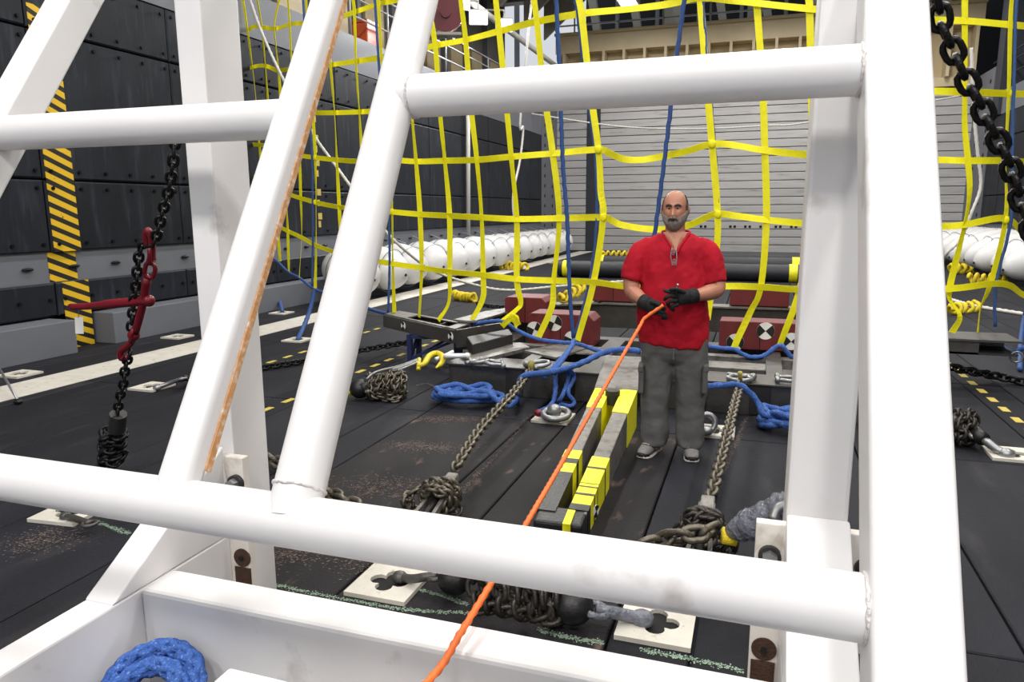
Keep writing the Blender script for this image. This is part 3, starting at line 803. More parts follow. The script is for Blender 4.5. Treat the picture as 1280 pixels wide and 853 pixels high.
# red pad blocks
def red_block(xl, xr, yt, yb, Y, dep, cham, label, marks=(), seam=True):
    a = PY(xl, yb, Y); b = PY(xr, yb, Y); zt_ = PY((xl + xr) / 2, yt, Y).z; z0 = (a.z + b.z) / 2
    t = thing('red_pad_block', ((a.x + b.x) / 2, Y + dep / 2, z0), label, 'block', 'dark red pad blocks on the cradle')
    prof = [(a.x, Y, z0), (b.x, Y, z0), (b.x, Y, zt_ - cham), (b.x - cham, Y, zt_), (a.x + cham * .5, Y, zt_), (a.x, Y, zt_ - cham * .5)]
    MB().prism(prof, (0, dep, 0)).build('block', 'red_block', t, bevel=.008)
    if seam: MB().box((a.x + b.x) / 2 - .004, (a.x + b.x) / 2 + .004, Y - .003, Y + .01, z0, zt_ - .02).build('joint', 'hole', t)
    for (mx_, my_) in marks:
        p = PY(mx_, my_, Y - .001); target(t, p, (0, -1, 0), .085, -PI * .25 if mx_ > 900 else -PI * .12)
    return t
red_block(660, 742, 393, 432, 7.38, .35, .06, 'dark red block with round targets at the front left of the cradle', ((668, 412), (693, 404), (715, 424)))
red_block(631, 682, 372, 404, 7.9, .4, .05, 'dark red block behind the left arm joint of the cradle', ())
red_block(740, 793, 357, 377, 9.1, .3, .1, 'small dark red block on the rear ring beam left of the person', ())
red_block(912, 986, 361, 383, 9.15, .3, .03, 'small dark red block on the rear ring beam beside the white column', (), False)
red_block(898, 1002, 403, 438, 7.5, .3, .02, 'long dark red block with round targets at the front right of the cradle', ((919, 428), (957, 414), (989, 427)))

# ================================================================== TONGUE (taped tow link)
tg = thing('tow_link', PZ(730, 600), 'long steel tow link wrapped in yellow and black tape lying on the deck', 'tow link')
def tz(t): return .29 * (1 - t) + .125 * t
fl0, fl1, fr0, fr1 = PZ(745, 485, .29), PZ(763, 486, .29), PZ(778, 487, .29), PZ(796, 489, .29)
nl0, nl1, nr0, nr1 = PZ(666, 650, .125), PZ(687, 653, .125), PZ(704, 655, .125), PZ(727, 658, .125)
def legseg(a0, a1, b0, b1, t0, t1, grow=0.0, bot=None):
    P = []
    for t in (t0, t1):
        l_, r_ = a0.lerp(b0, t), a1.lerp(b1, t); sd = (r_ - l_).normalized() * grow
        zb = 0.004 if bot is None else bot
        P.append((V((l_.x, l_.y, zb)) - sd, V((r_.x, r_.y, zb)) + sd, r_ + sd + V((0, 0, grow)), l_ - sd + V((0, 0, grow))))
    return MB().hexa([P[0][0], P[0][1], P[1][1], P[1][0], P[0][3], P[0][2], P[1][2], P[1][3]])
legseg(fl0, fl1, nl0, nl1, 0, .94).build('side_bar', 'steel_light', tg, bevel=.006)
legseg(fr0, fr1, nr0, nr1, 0, .94).build('side_bar', 'steel_light', tg, bevel=.006)
legseg(fl0, fr1, nl0, nr1, -.01, .02).build('far_end', 'tape_yellow', tg, bevel=.01)
legseg(fl0, fr1, nl0, nr1, .92, 1.0).build('near_end', 'tape_black', tg, bevel=.015)
for (A, B, C_, D, t0, t1, m) in (
    (fl0, fl1, nl0, nl1, .0, .21, 'tape_yellow'), (fr0, fr1, nr0, nr1, .0, .24, 'tape_yellow'),
    (fl0, fl1, nl0, nl1, .58, .64, 'tape_yellow'), (fl0, fl1, nl0, nl1, .64, .67, 'tape_black'), (fl0, fl1, nl0, nl1, .67, .73, 'tape_yellow'), (fl0, fl1, nl0, nl1, .73, .95, 'tape_black'),
    (fr0, fr1, nr0, nr1, .61, .68, 'tape_yellow'), (fr0, fr1, nr0, nr1, .68, .69, 'tape_black'), (fr0, fr1, nr0, nr1, .69, .78, 'tape_yellow'), (fr0, fr1, nr0, nr1, .785, .80, 'tape_yellow'),
    (fr0, fr1, nr0, nr1, .80, .805, 'tape_black'), (fr0, fr1, nr0, nr1, .805, .84, 'tape_yellow'), (fr0, fr1, nr0, nr1, .84, .85, 'tape_black'), (fr0, fr1, nr0, nr1, .85, .90, 'tape_yellow'), (fr0, fr1, nr0, nr1, .90, .93, 'tape_black')):
    legseg(A, B, C_, D, t0, t1, .004 if m == 'tape_yellow' else .0055, bot=.002).build('tape_band', m, tg)
e0, e1 = nl0.lerp(nr1, .62), nl0.lerp(nr1, .78)
dY = (nl0 - fl0).normalized()
MB().prism([e0 - dY * .14, e1 - dY * .14, e1 + dY * .012, e0 + dY * .012], (0, 0, .007)).build('tape_band', 'tape_yellow', tg)
MB().prism([e0 + dY * .004, e1 + dY * .004, V((e1.x, e1.y, .03)) + dY * .004, V((e0.x, e0.y, .03)) + dY * .004], dY * .006).build('tape_band', 'tape_yellow', tg)
p = fr0.lerp(nr0, .84) ; pr_ = fr1.lerp(nr1, .84)
target(tg, pr_ + V((.007, 0, -.09)), V((1, -.25, 0)), .035, .5)
MB().tube([fl0.lerp(fr1, .5) + V((0, -.15, -.08)), fl0.lerp(fr1, .5) + V((0, -.15, .03))], .055, 16).build('pin', 'steel_dark', tg, smooth=True, auto=.6)

# ================================================================== DECK SOCKETS
def socket_mesh():
    o_ = .147; bm = bmesh.new()
    outer = [bm.verts.new(p) for p in ((-o_, -o_, 0), (o_, -o_, 0), (o_, o_, 0), (-o_, o_, 0))]
    inner = []
    for i in range(32):
        th = 2 * PI * i / 32; r_ = .050 + .042 * abs(math.cos(2 * th)) ** .7
        inner.append(bm.verts.new((r_ * math.cos(th), r_ * math.sin(th), 0)))
    eds = [bm.edges.new((outer[i], outer[(i + 1) % 4])) for i in range(4)] + [bm.edges.new((inner[i], inner[(i + 1) % 32])) for i in range(32)]
    bmesh.ops.triangle_fill(bm, edges=eds, use_beauty=True)
    for f in [f for f in bm.faces if f.calc_center_median().length < .05 and all(v in inner for v in f.verts)]: bm.faces.remove(f)
    g = bmesh.ops.extrude_face_region(bm, geom=bm.faces[:])
    for v in [e for e in g['geom'] if isinstance(e, bmesh.types.BMVert)]: v.co.z += .02
    bmesh.ops.recalc_face_normals(bm, faces=bm.faces)
    me = bpy.data.meshes.new('socket_plate'); bm.to_mesh(me); bm.free(); me.materials.append(MATS['plate_white']); return me
SM = socket_mesh()
SH = mmesh(MB().cyl((0, 0, 0), (0, 0, .003), .105, 20), 'socket_well', 'hole')
def sock(p, rot, label):
    t = thing('deck_socket', (p.x, p.y, 0.0), label, 'deck socket', 'white cloverleaf deck sockets')
    M = Matrix.Translation((p.x, p.y, .0)) @ Matrix.Rotation(rot, 4, 'Z')
    place('socket_plate', SM, M, t); place('socket_well', SH, M, t)
    return t
S = {}
for key, p, rot, lab in (
    ('a', V((-1.495, 2.70, 0)), 0, 'white deck socket plate between the foreground tubes, left of the hanging chain'),
    ('b', V((-.31, 2.74, 0)), 0, 'white deck socket plate between the foreground tubes, right of the hanging chain'),
    ('c', V((-3.56, 2.85, 0)), .1, 'white deck socket plate below the pile at the foot of the red binder chain'),
    ('d', PZ(190, 485), 0, 'white deck socket plate on the dark deck just right of the red binder chain'),
    ('e', PZ(692, 524), 0, 'white deck socket plate under a grey ring left of the tow link'),
    ('f', PZ(893, 541), 0, 'white deck socket plate beside the left foot of the person'),
    ('g', PZ(1264, 570), 0, 'white deck socket plate at the right edge of the picture'),
    ('h', PZ(352, 392), 0, 'small pale deck socket plate with blue lashing near the left wall'),
    ('i', PZ(372, 426), 0, 'small pale deck socket plate with blue lashing beside the white line'),
    ('j', PZ(222, 422), 0, 'small pale deck socket plate between the left wall and the white line'),
    ('k', PZ(25, 469), 0, 'white deck socket plate at the left edge under the grey wall base')):
    S[key] = sock(p, rot, lab)
# rings and shackles
def shackle(name, c, fwd, size, m, label, group=None, up=None, pin='galv', cat='shackle'):
    c = V(c); f_ = V(fwd).normalized(); up_ = V(up) if up else V((0, 0, 1)); s_ = f_.cross(up_).normalized()
    t = thing(name, c, label, cat, group); r_ = size * .5
    pts = [c - s_ * r_ * .75, c - s_ * r_ * .85 + f_ * r_ * .6] + arc(c + f_ * r_ * 1.0, r_, PI, 0, 10, s_, f_) + [c + s_ * r_ * .85 + f_ * r_ * .6, c + s_ * r_ * .75]
    MB().tube(smooth_path(pts, 2), size * .11, 8).build('bow', m, t, smooth=True)
    MB().tube([c - s_ * r_ * 1.15, c + s_ * r_ * 1.15], size * .13, 8).build('pin', pin, t, smooth=True)
    MB().ball(c - s_ * r_ * 1.15, size * .17).build('pin_nut', pin, t, smooth=True)
    return t
sg = 'shackles along the front of the steel cradle'
for (x_, y_, sz, m, lab, d) in ((592, 452, .16, 'galv', 'pale shackle lying on the cradle front beam, leftmost of the row', (.6, -.3, .1)), (628, 455, .16, 'galv', 'pale shackle lying on the cradle front beam, second from the left', (-.7, -.3, .1)),
                             (664, 458, .17, 'galv', 'pale shackle on the cradle front beam where a steel chain starts', (.5, .5, .1)), (925, 470, .18, 'galv', 'pale shackle on the cradle front beam right of the person', (0, -1, .0)),
                             (972, 473, .15, 'galv', 'pale shackle on the cradle front beam next to the white column', (1, 0, 0))):
    shackle('shackle', PZ(x_, y_, .30), d, sz, m, lab, sg)
MB().ball(PZ(664, 457, .34), .032, .04, .05).build('cover', 'olive', bpy.data.objects['shackle.002'], smooth=True)
MB().tube([PZ(925, 466, .38), PZ(926, 480, .27)], [.02, .015], 8).build('cover', 'olive', bpy.data.objects['shackle.003'], smooth=True)
e = PZ(692, 522, .04)
t = thing('lifting_ring', e, 'grey swivel ring lying on the deck socket left of the tow link', 'ring')
MB().tube(arc(e + V((.02, .0, .03)), .10, 0, 2 * PI, 24, (1, 0, 0), (0, 1, .15))[:-1], .026, 10, closed=True).build('ring', 'galv', t, smooth=True)
MB().ball(e + V((.0, .02, .05)), .06, .05, .055).build('swivel', 'galv', t, smooth=True)
MB().ball(e + V((-.12, -.02, .03)), .035, .03, .03).build('hook_end', 'red_paint', t, smooth=True)
e = PZ(882, 538, .06)
t = thing('lifting_ring', e, 'grey swivel fitting on the deck socket behind the left shoe of the person', 'ring')
MB().tube(arc(e + V((0, 0, .05)), .08, 0, 2 * PI, 20, (.8, .3, 0), (0, .3, .8))[:-1], .022, 8, closed=True).build('ring', 'galv', t, smooth=True)
MB().ball(e, .06, .05, .04).build('swivel', 'galv', t, smooth=True)

# ================================================================== CHAINS
def LC(x, y): return PY(x, y, 2.9 + (y - 175) / 415 * .5)
def RC(x, y): return PY(x, y, 2.65 + y / 270 * .3)
chain('lashing_chain', 'heavy black chain slanting down across the top right corner', [V((.25, 2.40, 2.72)), V((.33, 2.48, 2.55))] + [RC(*p) for p in ((1171, 0), (1177, 33), (1193, 66), (1207, 98), (1224, 128), (1237, 157), (1252, 184), (1265, 213), (1276, 252))] + [V((1.0, 3.0, 1.35)), V((1.4, 3.2, .65)), V((1.72, 3.35, .06)), V((1.95, 3.5, .02))],
      .058, .0112, 'chain_black', roll=.8)
# chain to the red binder
chain('lashing_chain', 'black chain hanging beside the white left column down to the red binder', [V((-1.95, 2.47, 2.02))] + [LC(*p) for p in ((226, 165), (217, 200), (212, 232), (204, 262), (197, 290), (190, 312))], .046, .0092, 'chain_black')
chain('lashing_chain', 'short slack black chain hanging behind the red binder', [LC(*p) for p in ((190, 303), (182, 304), (175, 312), (172, 335), (168, 370), (165, 400), (163, 418))], .046, .0092, 'chain_black')
chain('lashing_chain', 'black chain hanging below the red binder to the deck pile', [LC(*p) for p in ((163, 440), (157, 458), (154, 480), (149, 500), (146, 522), (142, 545))], .046, .0092, 'chain_black')
bn = thing('chain_binder', LC(160, 445), 'red chain binder with a long handle hanging on the black chain', 'binder')
def T(name, pts, r, m, parent, n=10, sub=5): return MB().tube(smooth_path([V(p) for p in pts], sub), r, n).build(name, m, parent, smooth=True)
T('barrel', [LC(184, 348), LC(178, 382), LC(169, 416)], .022, 'red_paint', bn)
T('handle', [LC(188, 376), LC(150, 379), LC(110, 383), LC(88, 384)], [.026] * 8 + [.020] * 8, 'red_paint', bn)
MB().ball(LC(186, 376), .034).build('handle_head', 'red_paint', bn, smooth=True)
T('upper_hook', [LC(187, 330), LC(190, 312), LC(189, 298), LC(185, 288), LC(182, 296), LC(184, 308)], .018, 'red_paint', bn)
T('lower_hook', [LC(166, 418), LC(164, 428), LC(158, 434), LC(151, 440), LC(152, 448), LC(161, 446)], .019, 'red_paint', bn)
lm = link_mesh(.075, .012, 'red_paint')
for (a, b, rl) in (((189, 308), (190, 330), .3), ((190, 326), (185, 350), 1.8), ((168, 408), (165, 428), .3)):
    a, b = LC(*a), LC(*b); tt = (b - a).normalized(); n_ = tt.cross(V((math.cos(rl), math.sin(rl), .2))).normalized()
    place('eye_link', lm, axes(tt, n_, tt.cross(n_), (a + b) / 2), bn)
MB().ball(LC(167, 419), .034).build('collar', 'red_paint', bn, smooth=True)
tgp = LC(99, 407)
o = MB().obox(tgp, _r0 * .024, _f * .001, (.004, 0, .05)).build('paper_tag', 'tag_white', loc=tgp - V((0, 0, .05))); meta(o, 'white paper tag hanging from the red binder handle', 'tag')
MB().tube([tgp + V((0, 0, .045)), LC(99, 388) + V((0, 0, .01))], .0025, 5).build('tie', 'galv', o)
# deck pile
def bundle(name, label, c, axis, rad, length, turns, pitch, rod, m, seed, floor=.02, cat='chain bundle', extra=None):
    t = thing(name, (c[0], c[1], max(0, c[2] - rad)), label, cat)
    links(wrap_path(c, axis, rad, length, turns, seed, floor=floor), pitch, rod, m, t, jitter=.7)
    return t
bt = bundle('chain_bundle', 'pile of black chain on the deck below the red binder', LC(140, 560), (-.25, .1, -1), .055, .22, 6, .05, .0115, 'chain_black', 11, floor=.03)
MB().tube([LC(148, 518), LC(146, 538)], .05, 14).build('sleeve', 'steel_dark', bt, smooth=True, auto=.6)
links([LC(146, 538), LC(138, 560), LC(130, 580), V((-3.75, 3.15, .05)), V((-3.6, 2.92, .03))], .05, .0115, 'chain_black', bt)
links([V((-3.95, 3.45, .03)), V((-3.75, 3.3, .03)), V((-3.6, 3.0, .03)), V((-3.5, 2.78, .03))], .05, .0115, 'chain_black', bt, jitter=.4)

# steel chains from the cradle to the deck
cA = chain('lashing_chain', 'grey steel chain running from the cradle shackle to the left deck tensioner', [PZ(664, 462, .30), V((-1.74, 5.2, .26)), V((-1.70, 4.4, .22)), PZ(567, 588, .20)], .058, .0125, 'chain_steel')
cB = chain('lashing_chain', 'grey steel chain running from the cradle shackle to the right deck tensioner', [PZ(925, 480, .30), PZ(912, 530, .27), PZ(898, 585, .24), PZ(887, 626, .21)], .058, .0125, 'chain_steel')
def tensioner(name, label, p0, p1, m='steel', w=.05):
    t = thing(name, (p1[0], p1[1], max(0, p1[2] - .05)), label, 'tensioner')
    p0, p1 = V(p0), V(p1); a = (p1 - p0).normalized(); s_ = a.cross(V((0, 0, 1))).normalized()
    for k in (-1, 1): MB().beam(p0 + s_ * w * .6 * k, p1 + s_ * w * k, .022, .04).build('side_bar', m, t, bevel=.004)
    MB().beam(p0 - a * .06, p0 + a * .05, .07, .05).build('jaw', 'steel_light', t, bevel=.012)
    MB().tube([p0 + a * .1, p1], .018, 8).build('screw', 'steel_dark', t, smooth=True)
    MB().tube([p1 - s_ * w * 1.4, p1 + s_ * w * 1.4], .02, 8).build('cross_pin', 'steel_dark', t, smooth=True)
    return t
pa0, pa1 = PZ(562, 602, .19), PZ(528, 648, .12)
tensioner('chain_tensioner', 'grey steel tensioner bars under the left chain lashing near the white rail', pa0, pa1, 'steel_light')
bA = bundle('chain_bundle', 'loose steel chain wrapped round the left deck tensioner', pa0.lerp(pa1, .45) + V((0, 0, .0)), pa1 - pa0, .075, .09, 5, .045, .0105, 'chain_steel', 21, floor=.02)
links([PZ(505, 630, .12), PZ(512, 618, .14), PZ(525, 612, .16), PZ(545, 603, .2), PZ(562, 608, .2), PZ(570, 622, .14), PZ(574, 634, .06)], .045, .0105, 'chain_steel', bA, jitter=.5)
links([PZ(503, 628, .1), PZ(508, 640, .05), PZ(518, 646, .03), PZ(514, 626, .08)], .045, .0105, 'chain_steel', bA, jitter=.6)
links([PZ(560, 618, .1), PZ(562, 640, .03), PZ(574, 640, .03), PZ(568, 628, .08)], .045, .0105, 'chain_steel', bA, jitter=.6)
pb0, pb1 = PZ(884, 632, .20), PZ(872, 700, .10)
tensioner('chain_tensioner', 'grey steel tensioner bars under the right chain lashing near the white rail', pb0, pb1, 'steel')
bB = bundle('chain_bundle', 'dark chain wrapped round the right deck tensioner', pb0.lerp(pb1, .4), pb1 - pb0, .075, .05, 4, .045, .0105, 'chain_dark', 22, floor=.02)
links([PZ(800, 685, .10), PZ(825, 676, .14), PZ(850, 670, .2), PZ(875, 668, .22), PZ(898, 660, .22), PZ(915, 657, .24)], .085, .016, 'chain_steel', bB)
links([PZ(838, 672, .06), PZ(850, 662, .14), PZ(862, 645, .18), PZ(880, 640, .22), PZ(892, 650, .18), PZ(898, 668, .1), PZ(905, 685, .04)], .045, .0105, 'chain_dark', bB, jitter=.5)
links([PZ(880, 690, .03), PZ(900, 692, .03), PZ(915, 686, .05), PZ(920, 676, .1), PZ(905, 672, .12), PZ(890, 682, .06)], .05, .0115, 'chain_dark', bB, jitter=.6)
links([PZ(818, 690, .05), PZ(842, 688, .07), PZ(866, 682, .1), PZ(890, 674, .14), PZ(908, 668, .16)], .07, .014, 'chain_steel', bB)
# plastic wrapped hose end by the right column
w0 = [PZ(912, 665, .26), PZ(930, 660, .30), PZ(950, 650, .36), PZ(972, 638, .42), PZ(990, 634, .45)]
wrp = thing('wrapped_sling', w0[0] - V((0, 0, .06)), 'sling end bundled in clear plastic wrap beside the white right column', 'sling')
pts = smooth_path(w0, 6); rr = random.Random(5)
MB().tube(pts, [.03 + .035 * min(1, i / 8) + rr.uniform(-.008, .008) for i in range(len(pts))], 12).build('wrap', 'wrap', wrp, smooth=True)
MB().tube([w0[0] + V((-.03, 0, -.02)), w0[0] + V((.03, .01, -.03))], .04, 8).build('core', 'yellow_rope', wrp, smooth=True)
MB().tube(smooth_path([PZ(966, 650, .42), PZ(972, 636, .46), PZ(988, 630, .48)], 5), .022, 8).build('eye', 'galv', wrp, smooth=True)
# chain mass hanging under the foreground rail
ch = bundle('chain_bundle', 'mass of dark chain hanging just behind the lower white rail in the middle', V((-.90, 2.64, .26)), (1, .1, .1), .05, .16, 3, .055, .0115, 'chain_dark', 31, floor=.03)
for i in range(6):
    x0 = -1.05 + i * .060 + .015 * math.sin(i * 5); zz = .36
    links([V((x0, 2.66, zz)), V((x0 - .005, 2.62, .22)), V((x0 + .015, 2.58, .09 + .03 * (i % 3))), V((x0 + .04, 2.56, .035)), V((x0 + .07, 2.58, .10)), V((x0 + .06, 2.63, .24))], .055, .0115, 'chain_dark', ch, roll=.3 * i, jitter=.4)
links([PZ(690, 780, .03), PZ(702, 776, .03), PZ(712, 780, .03)], .055, .0115, 'chain_dark', ch, jitter=.5)
# black float balls and hooks beside the two sockets
def ball_thing(name, c, r, label, m='rubber'):
    t = thing(name, (c[0], c[1], max(0, c[2] - r)), label, 'buffer')
    MB().ball(c, r, r, r * .92, 20, 14).build('ball', m, t, smooth=True)
    return t
ba = ball_thing('rubber_buffer', PZ(568, 724, .08), .075, 'black rubber buffer half hidden under the white rail, left of the hanging chain')
bb2 = ball_thing('rubber_buffer', PZ(716, 757, .09), .085, 'black rubber buffer half hidden under the white rail, right of the hanging chain')
def hook_fit(pts, label, m='galv', r=.02):
    t = thing('chain_hook', (pts[-1][0], pts[-1][1], max(0, pts[-1][2] - .03)), label, 'hook')
    T('shank', pts, r, m, t)
    MB().ball(pts[-1], r * 1.9, r * 1.6, r * 1.5).build('knuckle', m, t, smooth=True)
    a, b = V(pts[0]), V(pts[1]); d_ = (b - a).normalized(); s_ = d_.cross(V((0, 0, 1))).normalized()
    MB().tube(arc(a, r * 1.9, 0, 2 * PI, 12, s_, d_)[:-1], r * .6, 6, closed=True).build('eye', m, t, smooth=True)
    return t
hook_fit([PZ(546, 720, .08), PZ(530, 722, .07), PZ(515, 724, .05), PZ(500, 722, .035)], 'grey chain hook in the left foreground deck socket', 'steel')
hook_fit([PZ(745, 763, .08), PZ(765, 766, .07), PZ(785, 770, .05), PZ(803, 774, .035)], 'wrapped grey chain hook in the right foreground deck socket', 'wrap', .026)
hook_fit([PZ(228, 474, .12), PZ(218, 477, .08), PZ(207, 481, .05), PZ(196, 485, .03)], 'grey chain hook in the deck socket right of the red binder chain', 'galv')
hook_fit([PZ(1222, 545, .10), PZ(1234, 553, .08), PZ(1246, 562, .05), PZ(1258, 568, .03)], 'grey chain hook in the deck socket at the right edge', 'galv', .028)
hook_fit([PZ(112, 655, .06), PZ(104, 652, .06), PZ(92, 648, .05), PZ(82, 646, .03)], 'grey chain hook in the deck socket at the foot of the black chain pile', 'steel', .018)
# left hook assembly
hb = bundle('chain_bundle', 'bundle of steel chain behind the yellow hook left of the cradle', PZ(483, 482, .12), (1, .35, .1), .105, .34, 9, .05, .011, 'chain_steel', 41, floor=.02)
links([PZ(455, 480, .15), PZ(462, 492, .08), PZ(478, 498, .03), PZ(495, 500, .03), PZ(500, 494, .05), PZ(486, 494, .06), PZ(470, 490, .08)], .05, .011, 'chain_steel', hb, jitter=.5)
for k in (0, 5, 9): T('bar', [PZ(458, 478 - k * .4, .16 + k * .01), PZ(470, 468 - k * .3, .20 + k * .01), PZ(500, 462 - k * .5, .26), PZ(524, 452 - k * .4, .30)], .011, 'galv', hb)
T('tensioner_core', [PZ(452, 486, .12), PZ(475, 478, .15), PZ(500, 468, .2)], .045, 'steel_dark', hb)
ball_thing('rubber_buffer', PZ(450, 486, .10), .095, 'black rubber buffer at the end of the chain bundle left of the cradle')
yh = thing('lifting_hook', PZ(540, 458, .2), 'yellow lifting hook on the lashing left of the cradle', 'hook')
T('hook', [PZ(522, 457, .28), PZ(530, 455, .29), PZ(537, 445, .33), PZ(546, 442, .34), PZ(553, 446, .33), PZ(552, 454, .29), PZ(545, 460, .27)], [.022] * 6 + [.028] * 18 + [.024] * 4 + [.016, .012, .008], 'yellow_paint', yh)
MB().tube([PZ(524, 449, .31), PZ(523, 462, .25)], .02, 8).build('clevis', 'yellow_paint', yh, smooth=True)
T('tie_rod', [PZ(545, 449, .31), PZ(556, 445, .32), PZ(566, 440, .34)], .018, 'marker_white', yh)
shackle('shackle', PZ(570, 445, .33), (.3, -1, .2), .18, 'marker_white', 'big white shackle at the left end of the cradle joining the yellow hook', sg, pin='marker_white')
T('lashing_end', [PZ(420, 497, .03), PZ(430, 494, .04), PZ(440, 490, .06)], .02, 'yellow_rope', hb)
# long floor chains
chain('lashing_chain', 'long black chain lying across the deck from the left socket to the blue trestle', [PZ(228, 474, .1), PZ(260, 468, .04), PZ(330, 459, .04), PZ(400, 448, .04), PZ(440, 440, .08), PZ(480, 433, .14), PZ(512, 428, .2)], .06, .013, 'chain_black', roll=.8)
chain('lashing_chain', 'long black chain lying across the deck at the right edge below the cradle arm', [PZ(1150, 448, .25), PZ(1192, 460, .15), PZ(1222, 466, .10), PZ(1250, 471, .06), PZ(1300, 482, .03)], .075, .016, 'chain_black', roll=.8)
chain('lashing_chain', 'rusty steel chain on the deck between the leaning white tubes', [PZ(335, 570, .08), PZ(365, 590, .05), PZ(398, 608, .04), PZ(415, 618, .03), PZ(430, 626, .03), PZ(450, 634, .03)], .085, .015, 'chain_steel', roll=.6)
rb = bundle('chain_bundle', 'bundle of dark chain beside the white right post at the right edge', PZ(1202, 535, .12), (1, -.5, 0), .10, .14, 6, .05, .011, 'chain_dark', 51)
T('core', [PZ(1200, 530, .15), PZ(1215, 537, .12), PZ(1228, 549, .1)], .05, 'rubber', rb)
chain('lashing_chain', 'thin dark chain behind the yellow rope bundle at the back of the cradle', [PZ(596, 380, .04), PZ(615, 383, .03), PZ(640, 385, .03)], .06, .012, 'chain_black')
# thin strut at the left edge
t = thing('pole_stand', PZ(22, 502), 'thin grey pole with a small foot leaning at the left edge', 'pole')
MB().tube([PZ(22, 500, .03), PZ(-6, 452, .22)], .012, 8).build('pole', 'galv', t, smooth=True)
MB().ball(PZ(22, 502, .025), .05, .03, .025).build('foot', 'rubber', t, smooth=True)

# ================================================================== FENDERS
def fender(c, ax, r, L, label, grp, seed):
    """white sausage fender, inner end propped against the wall"""
    a = V(ax).normalized(); c = V(c)
    t = thing('fender', (c.x, c.y, 0), label, 'fender', grp)
    s_ = a.cross(V((0, 0, 1))).normalized(); u_ = s_.cross(a)
    R = []
    for i in range(17):
        f = i / 16; ph = -PI / 2 + PI * f
        x_ = (L / 2 - r) * (2 * f - 1) + r * math.sin(ph)
        q = r * max(.05, math.cos(ph) ** .62)
        R.append([c + a * x_ + s_ * q * math.cos(2 * PI * j / 22) + u_ * q * math.sin(2 * PI * j / 22) for j in range(22)])
    MB().rings(R).build('body', 'fender_white', t, smooth=True)
    for e in (-1, 1):
        MB().ball(c + a * (L / 2 - .002) * e, .03, .03, .03).build('end_eye', 'rubber', t, smooth=True)
    for e in (-.16, .22):
        MB().tube([c + a * e * L + s_ * (r + .004) * math.cos(2 * PI * j / 24) + u_ * (r + .004) * math.sin(2 * PI * j / 24) for j in range(24)], .007, 5, closed=True).build('lashing', 'wall_grey', t)
    return t
NL = 15
ordn = ['first', 'second', 'third', 'fourth', 'fifth', 'sixth', 'seventh', 'eighth', 'ninth', 'tenth', 'eleventh', 'twelfth', 'thirteenth', 'fourteenth', 'fifteenth']
for i in range(NL):
    y = 11.75 + i * 1.06
    fender((WL + .93 + .04 * math.sin(i * 2.1), y, .55), (1, -.30 + .14 * math.sin(i * 1.7), -.20), .42, 1.22, 'white inflated fender along the left wall, %s from the near end' % ordn[i], 'white fenders along the left wall', i)
    meta(MB().tube(smooth_path([V((WL - .04, y + .25, 1.04)), V((WL + .12, y + .15, 1.02)), V((WL + .3, y + .05, .97)), V((WL + .45, y, .93))], 4), .011, 6).build('fender_lanyard', 'grey_pipe', smooth=True), 'thin lanyard from the wall rail to the %s of the left fenders' % ordn[i], 'rope', 'lanyards of the left fenders')
for i in range(10):
    y = 17.6 + i * 1.05
    fender((WR - 1.12 + .05 * math.sin(i * 2.6), y, .66), (1, .25 + .12 * math.sin(i * 1.3), .30), .42, 1.8, 'white inflated fender along the right wall, %s from the near end' % ordn[i], 'white fenders along the right wall', 40 + i)

# black rolls
def roll(x0, x1, Y, r, label, seed):
    t = thing('fender_roll', ((x0 + x1) / 2, Y, 0), label, 'roll', 'long black rolls before the gate')
    MB().tube([(x0 + (x1 - x0) * k / 10, Y, r + .004 * math.sin(k * 2 + seed)) for k in range(11)], r, 20).build('body', 'roll_black', t, smooth=True, auto=.7)
    for e in (x0 + .12, x1 - .3):
        MB().tube([(e, Y, r), (e + .18, Y, r)], r + .012, 20).build('yellow_band', 'tape_yellow', t, smooth=True, auto=.7)
    MB().tube([(x0 - .04, Y, r), (x0, Y, r)], r * .6, 16).build('end_flange', 'rubber', t)
    return t
roll(-4.75, 1.0, 17.9, .20, 'long black roll lying across the deck behind the cradle, the nearer of two', 1)
roll(-4.35, 1.15, 20.2, .21, 'long black roll lying across the deck behind the cradle, the farther of two', 2)
meta(MB().box(-3.2, 2.2, 22.0, 24.0, .0, .35).build('stowed_mat', 'roll_black', bevel=.05), 'low black mat stack on the deck before the gate', 'mat')

# ================================================================== ROPES
def rope(name, label, path, r, m, cat='rope', group=None, sub=6, n=8):
    o = rope_mb([V(p) for p in path], r, sub, n).build(name, m, loc=V(path[-1]), smooth=True)
    return meta(o, label, cat, group)
def coil(name, label, c, rx, ry, loops, r, seed, lead=None, ang=0.0):
    rr = random.Random(seed); P = []
    n = loops * 9
    for i in range(n):
        th = 2 * PI * i / 9 + ang; k = rr.uniform(.45, 1.0)
        lay = i // 9
        x_ = c[0] + rx * k * math.cos(th) + rr.uniform(-.03, .03); y_ = c[1] + ry * k * math.sin(th) + rr.uniform(-.03, .03)
        P.append(V((x_, y_, r + lay * r * 1.35 * (.5 + .5 * k) + rr.uniform(0, r * 2.2))))
    if lead: P += [V(q) for q in lead]
    o = rope_mb(P, r, 6, 10).build(name, 'blue_rope', loc=(c[0], c[1], 0), smooth=True)
    return meta(o, label, 'rope', 'blue ropes around the cradle')
cc = PZ(590, 503)
coil('rope_coil', 'tangled coil of blue rope on the deck at the front left of the cradle', (cc.x - .02, cc.y - .07), .36, .20, 4, .024, 3, lead=[PZ(632, 508, .08), PZ(645, 500, .1), PZ(645, 488, .12)])
cc = PZ(985, 537)
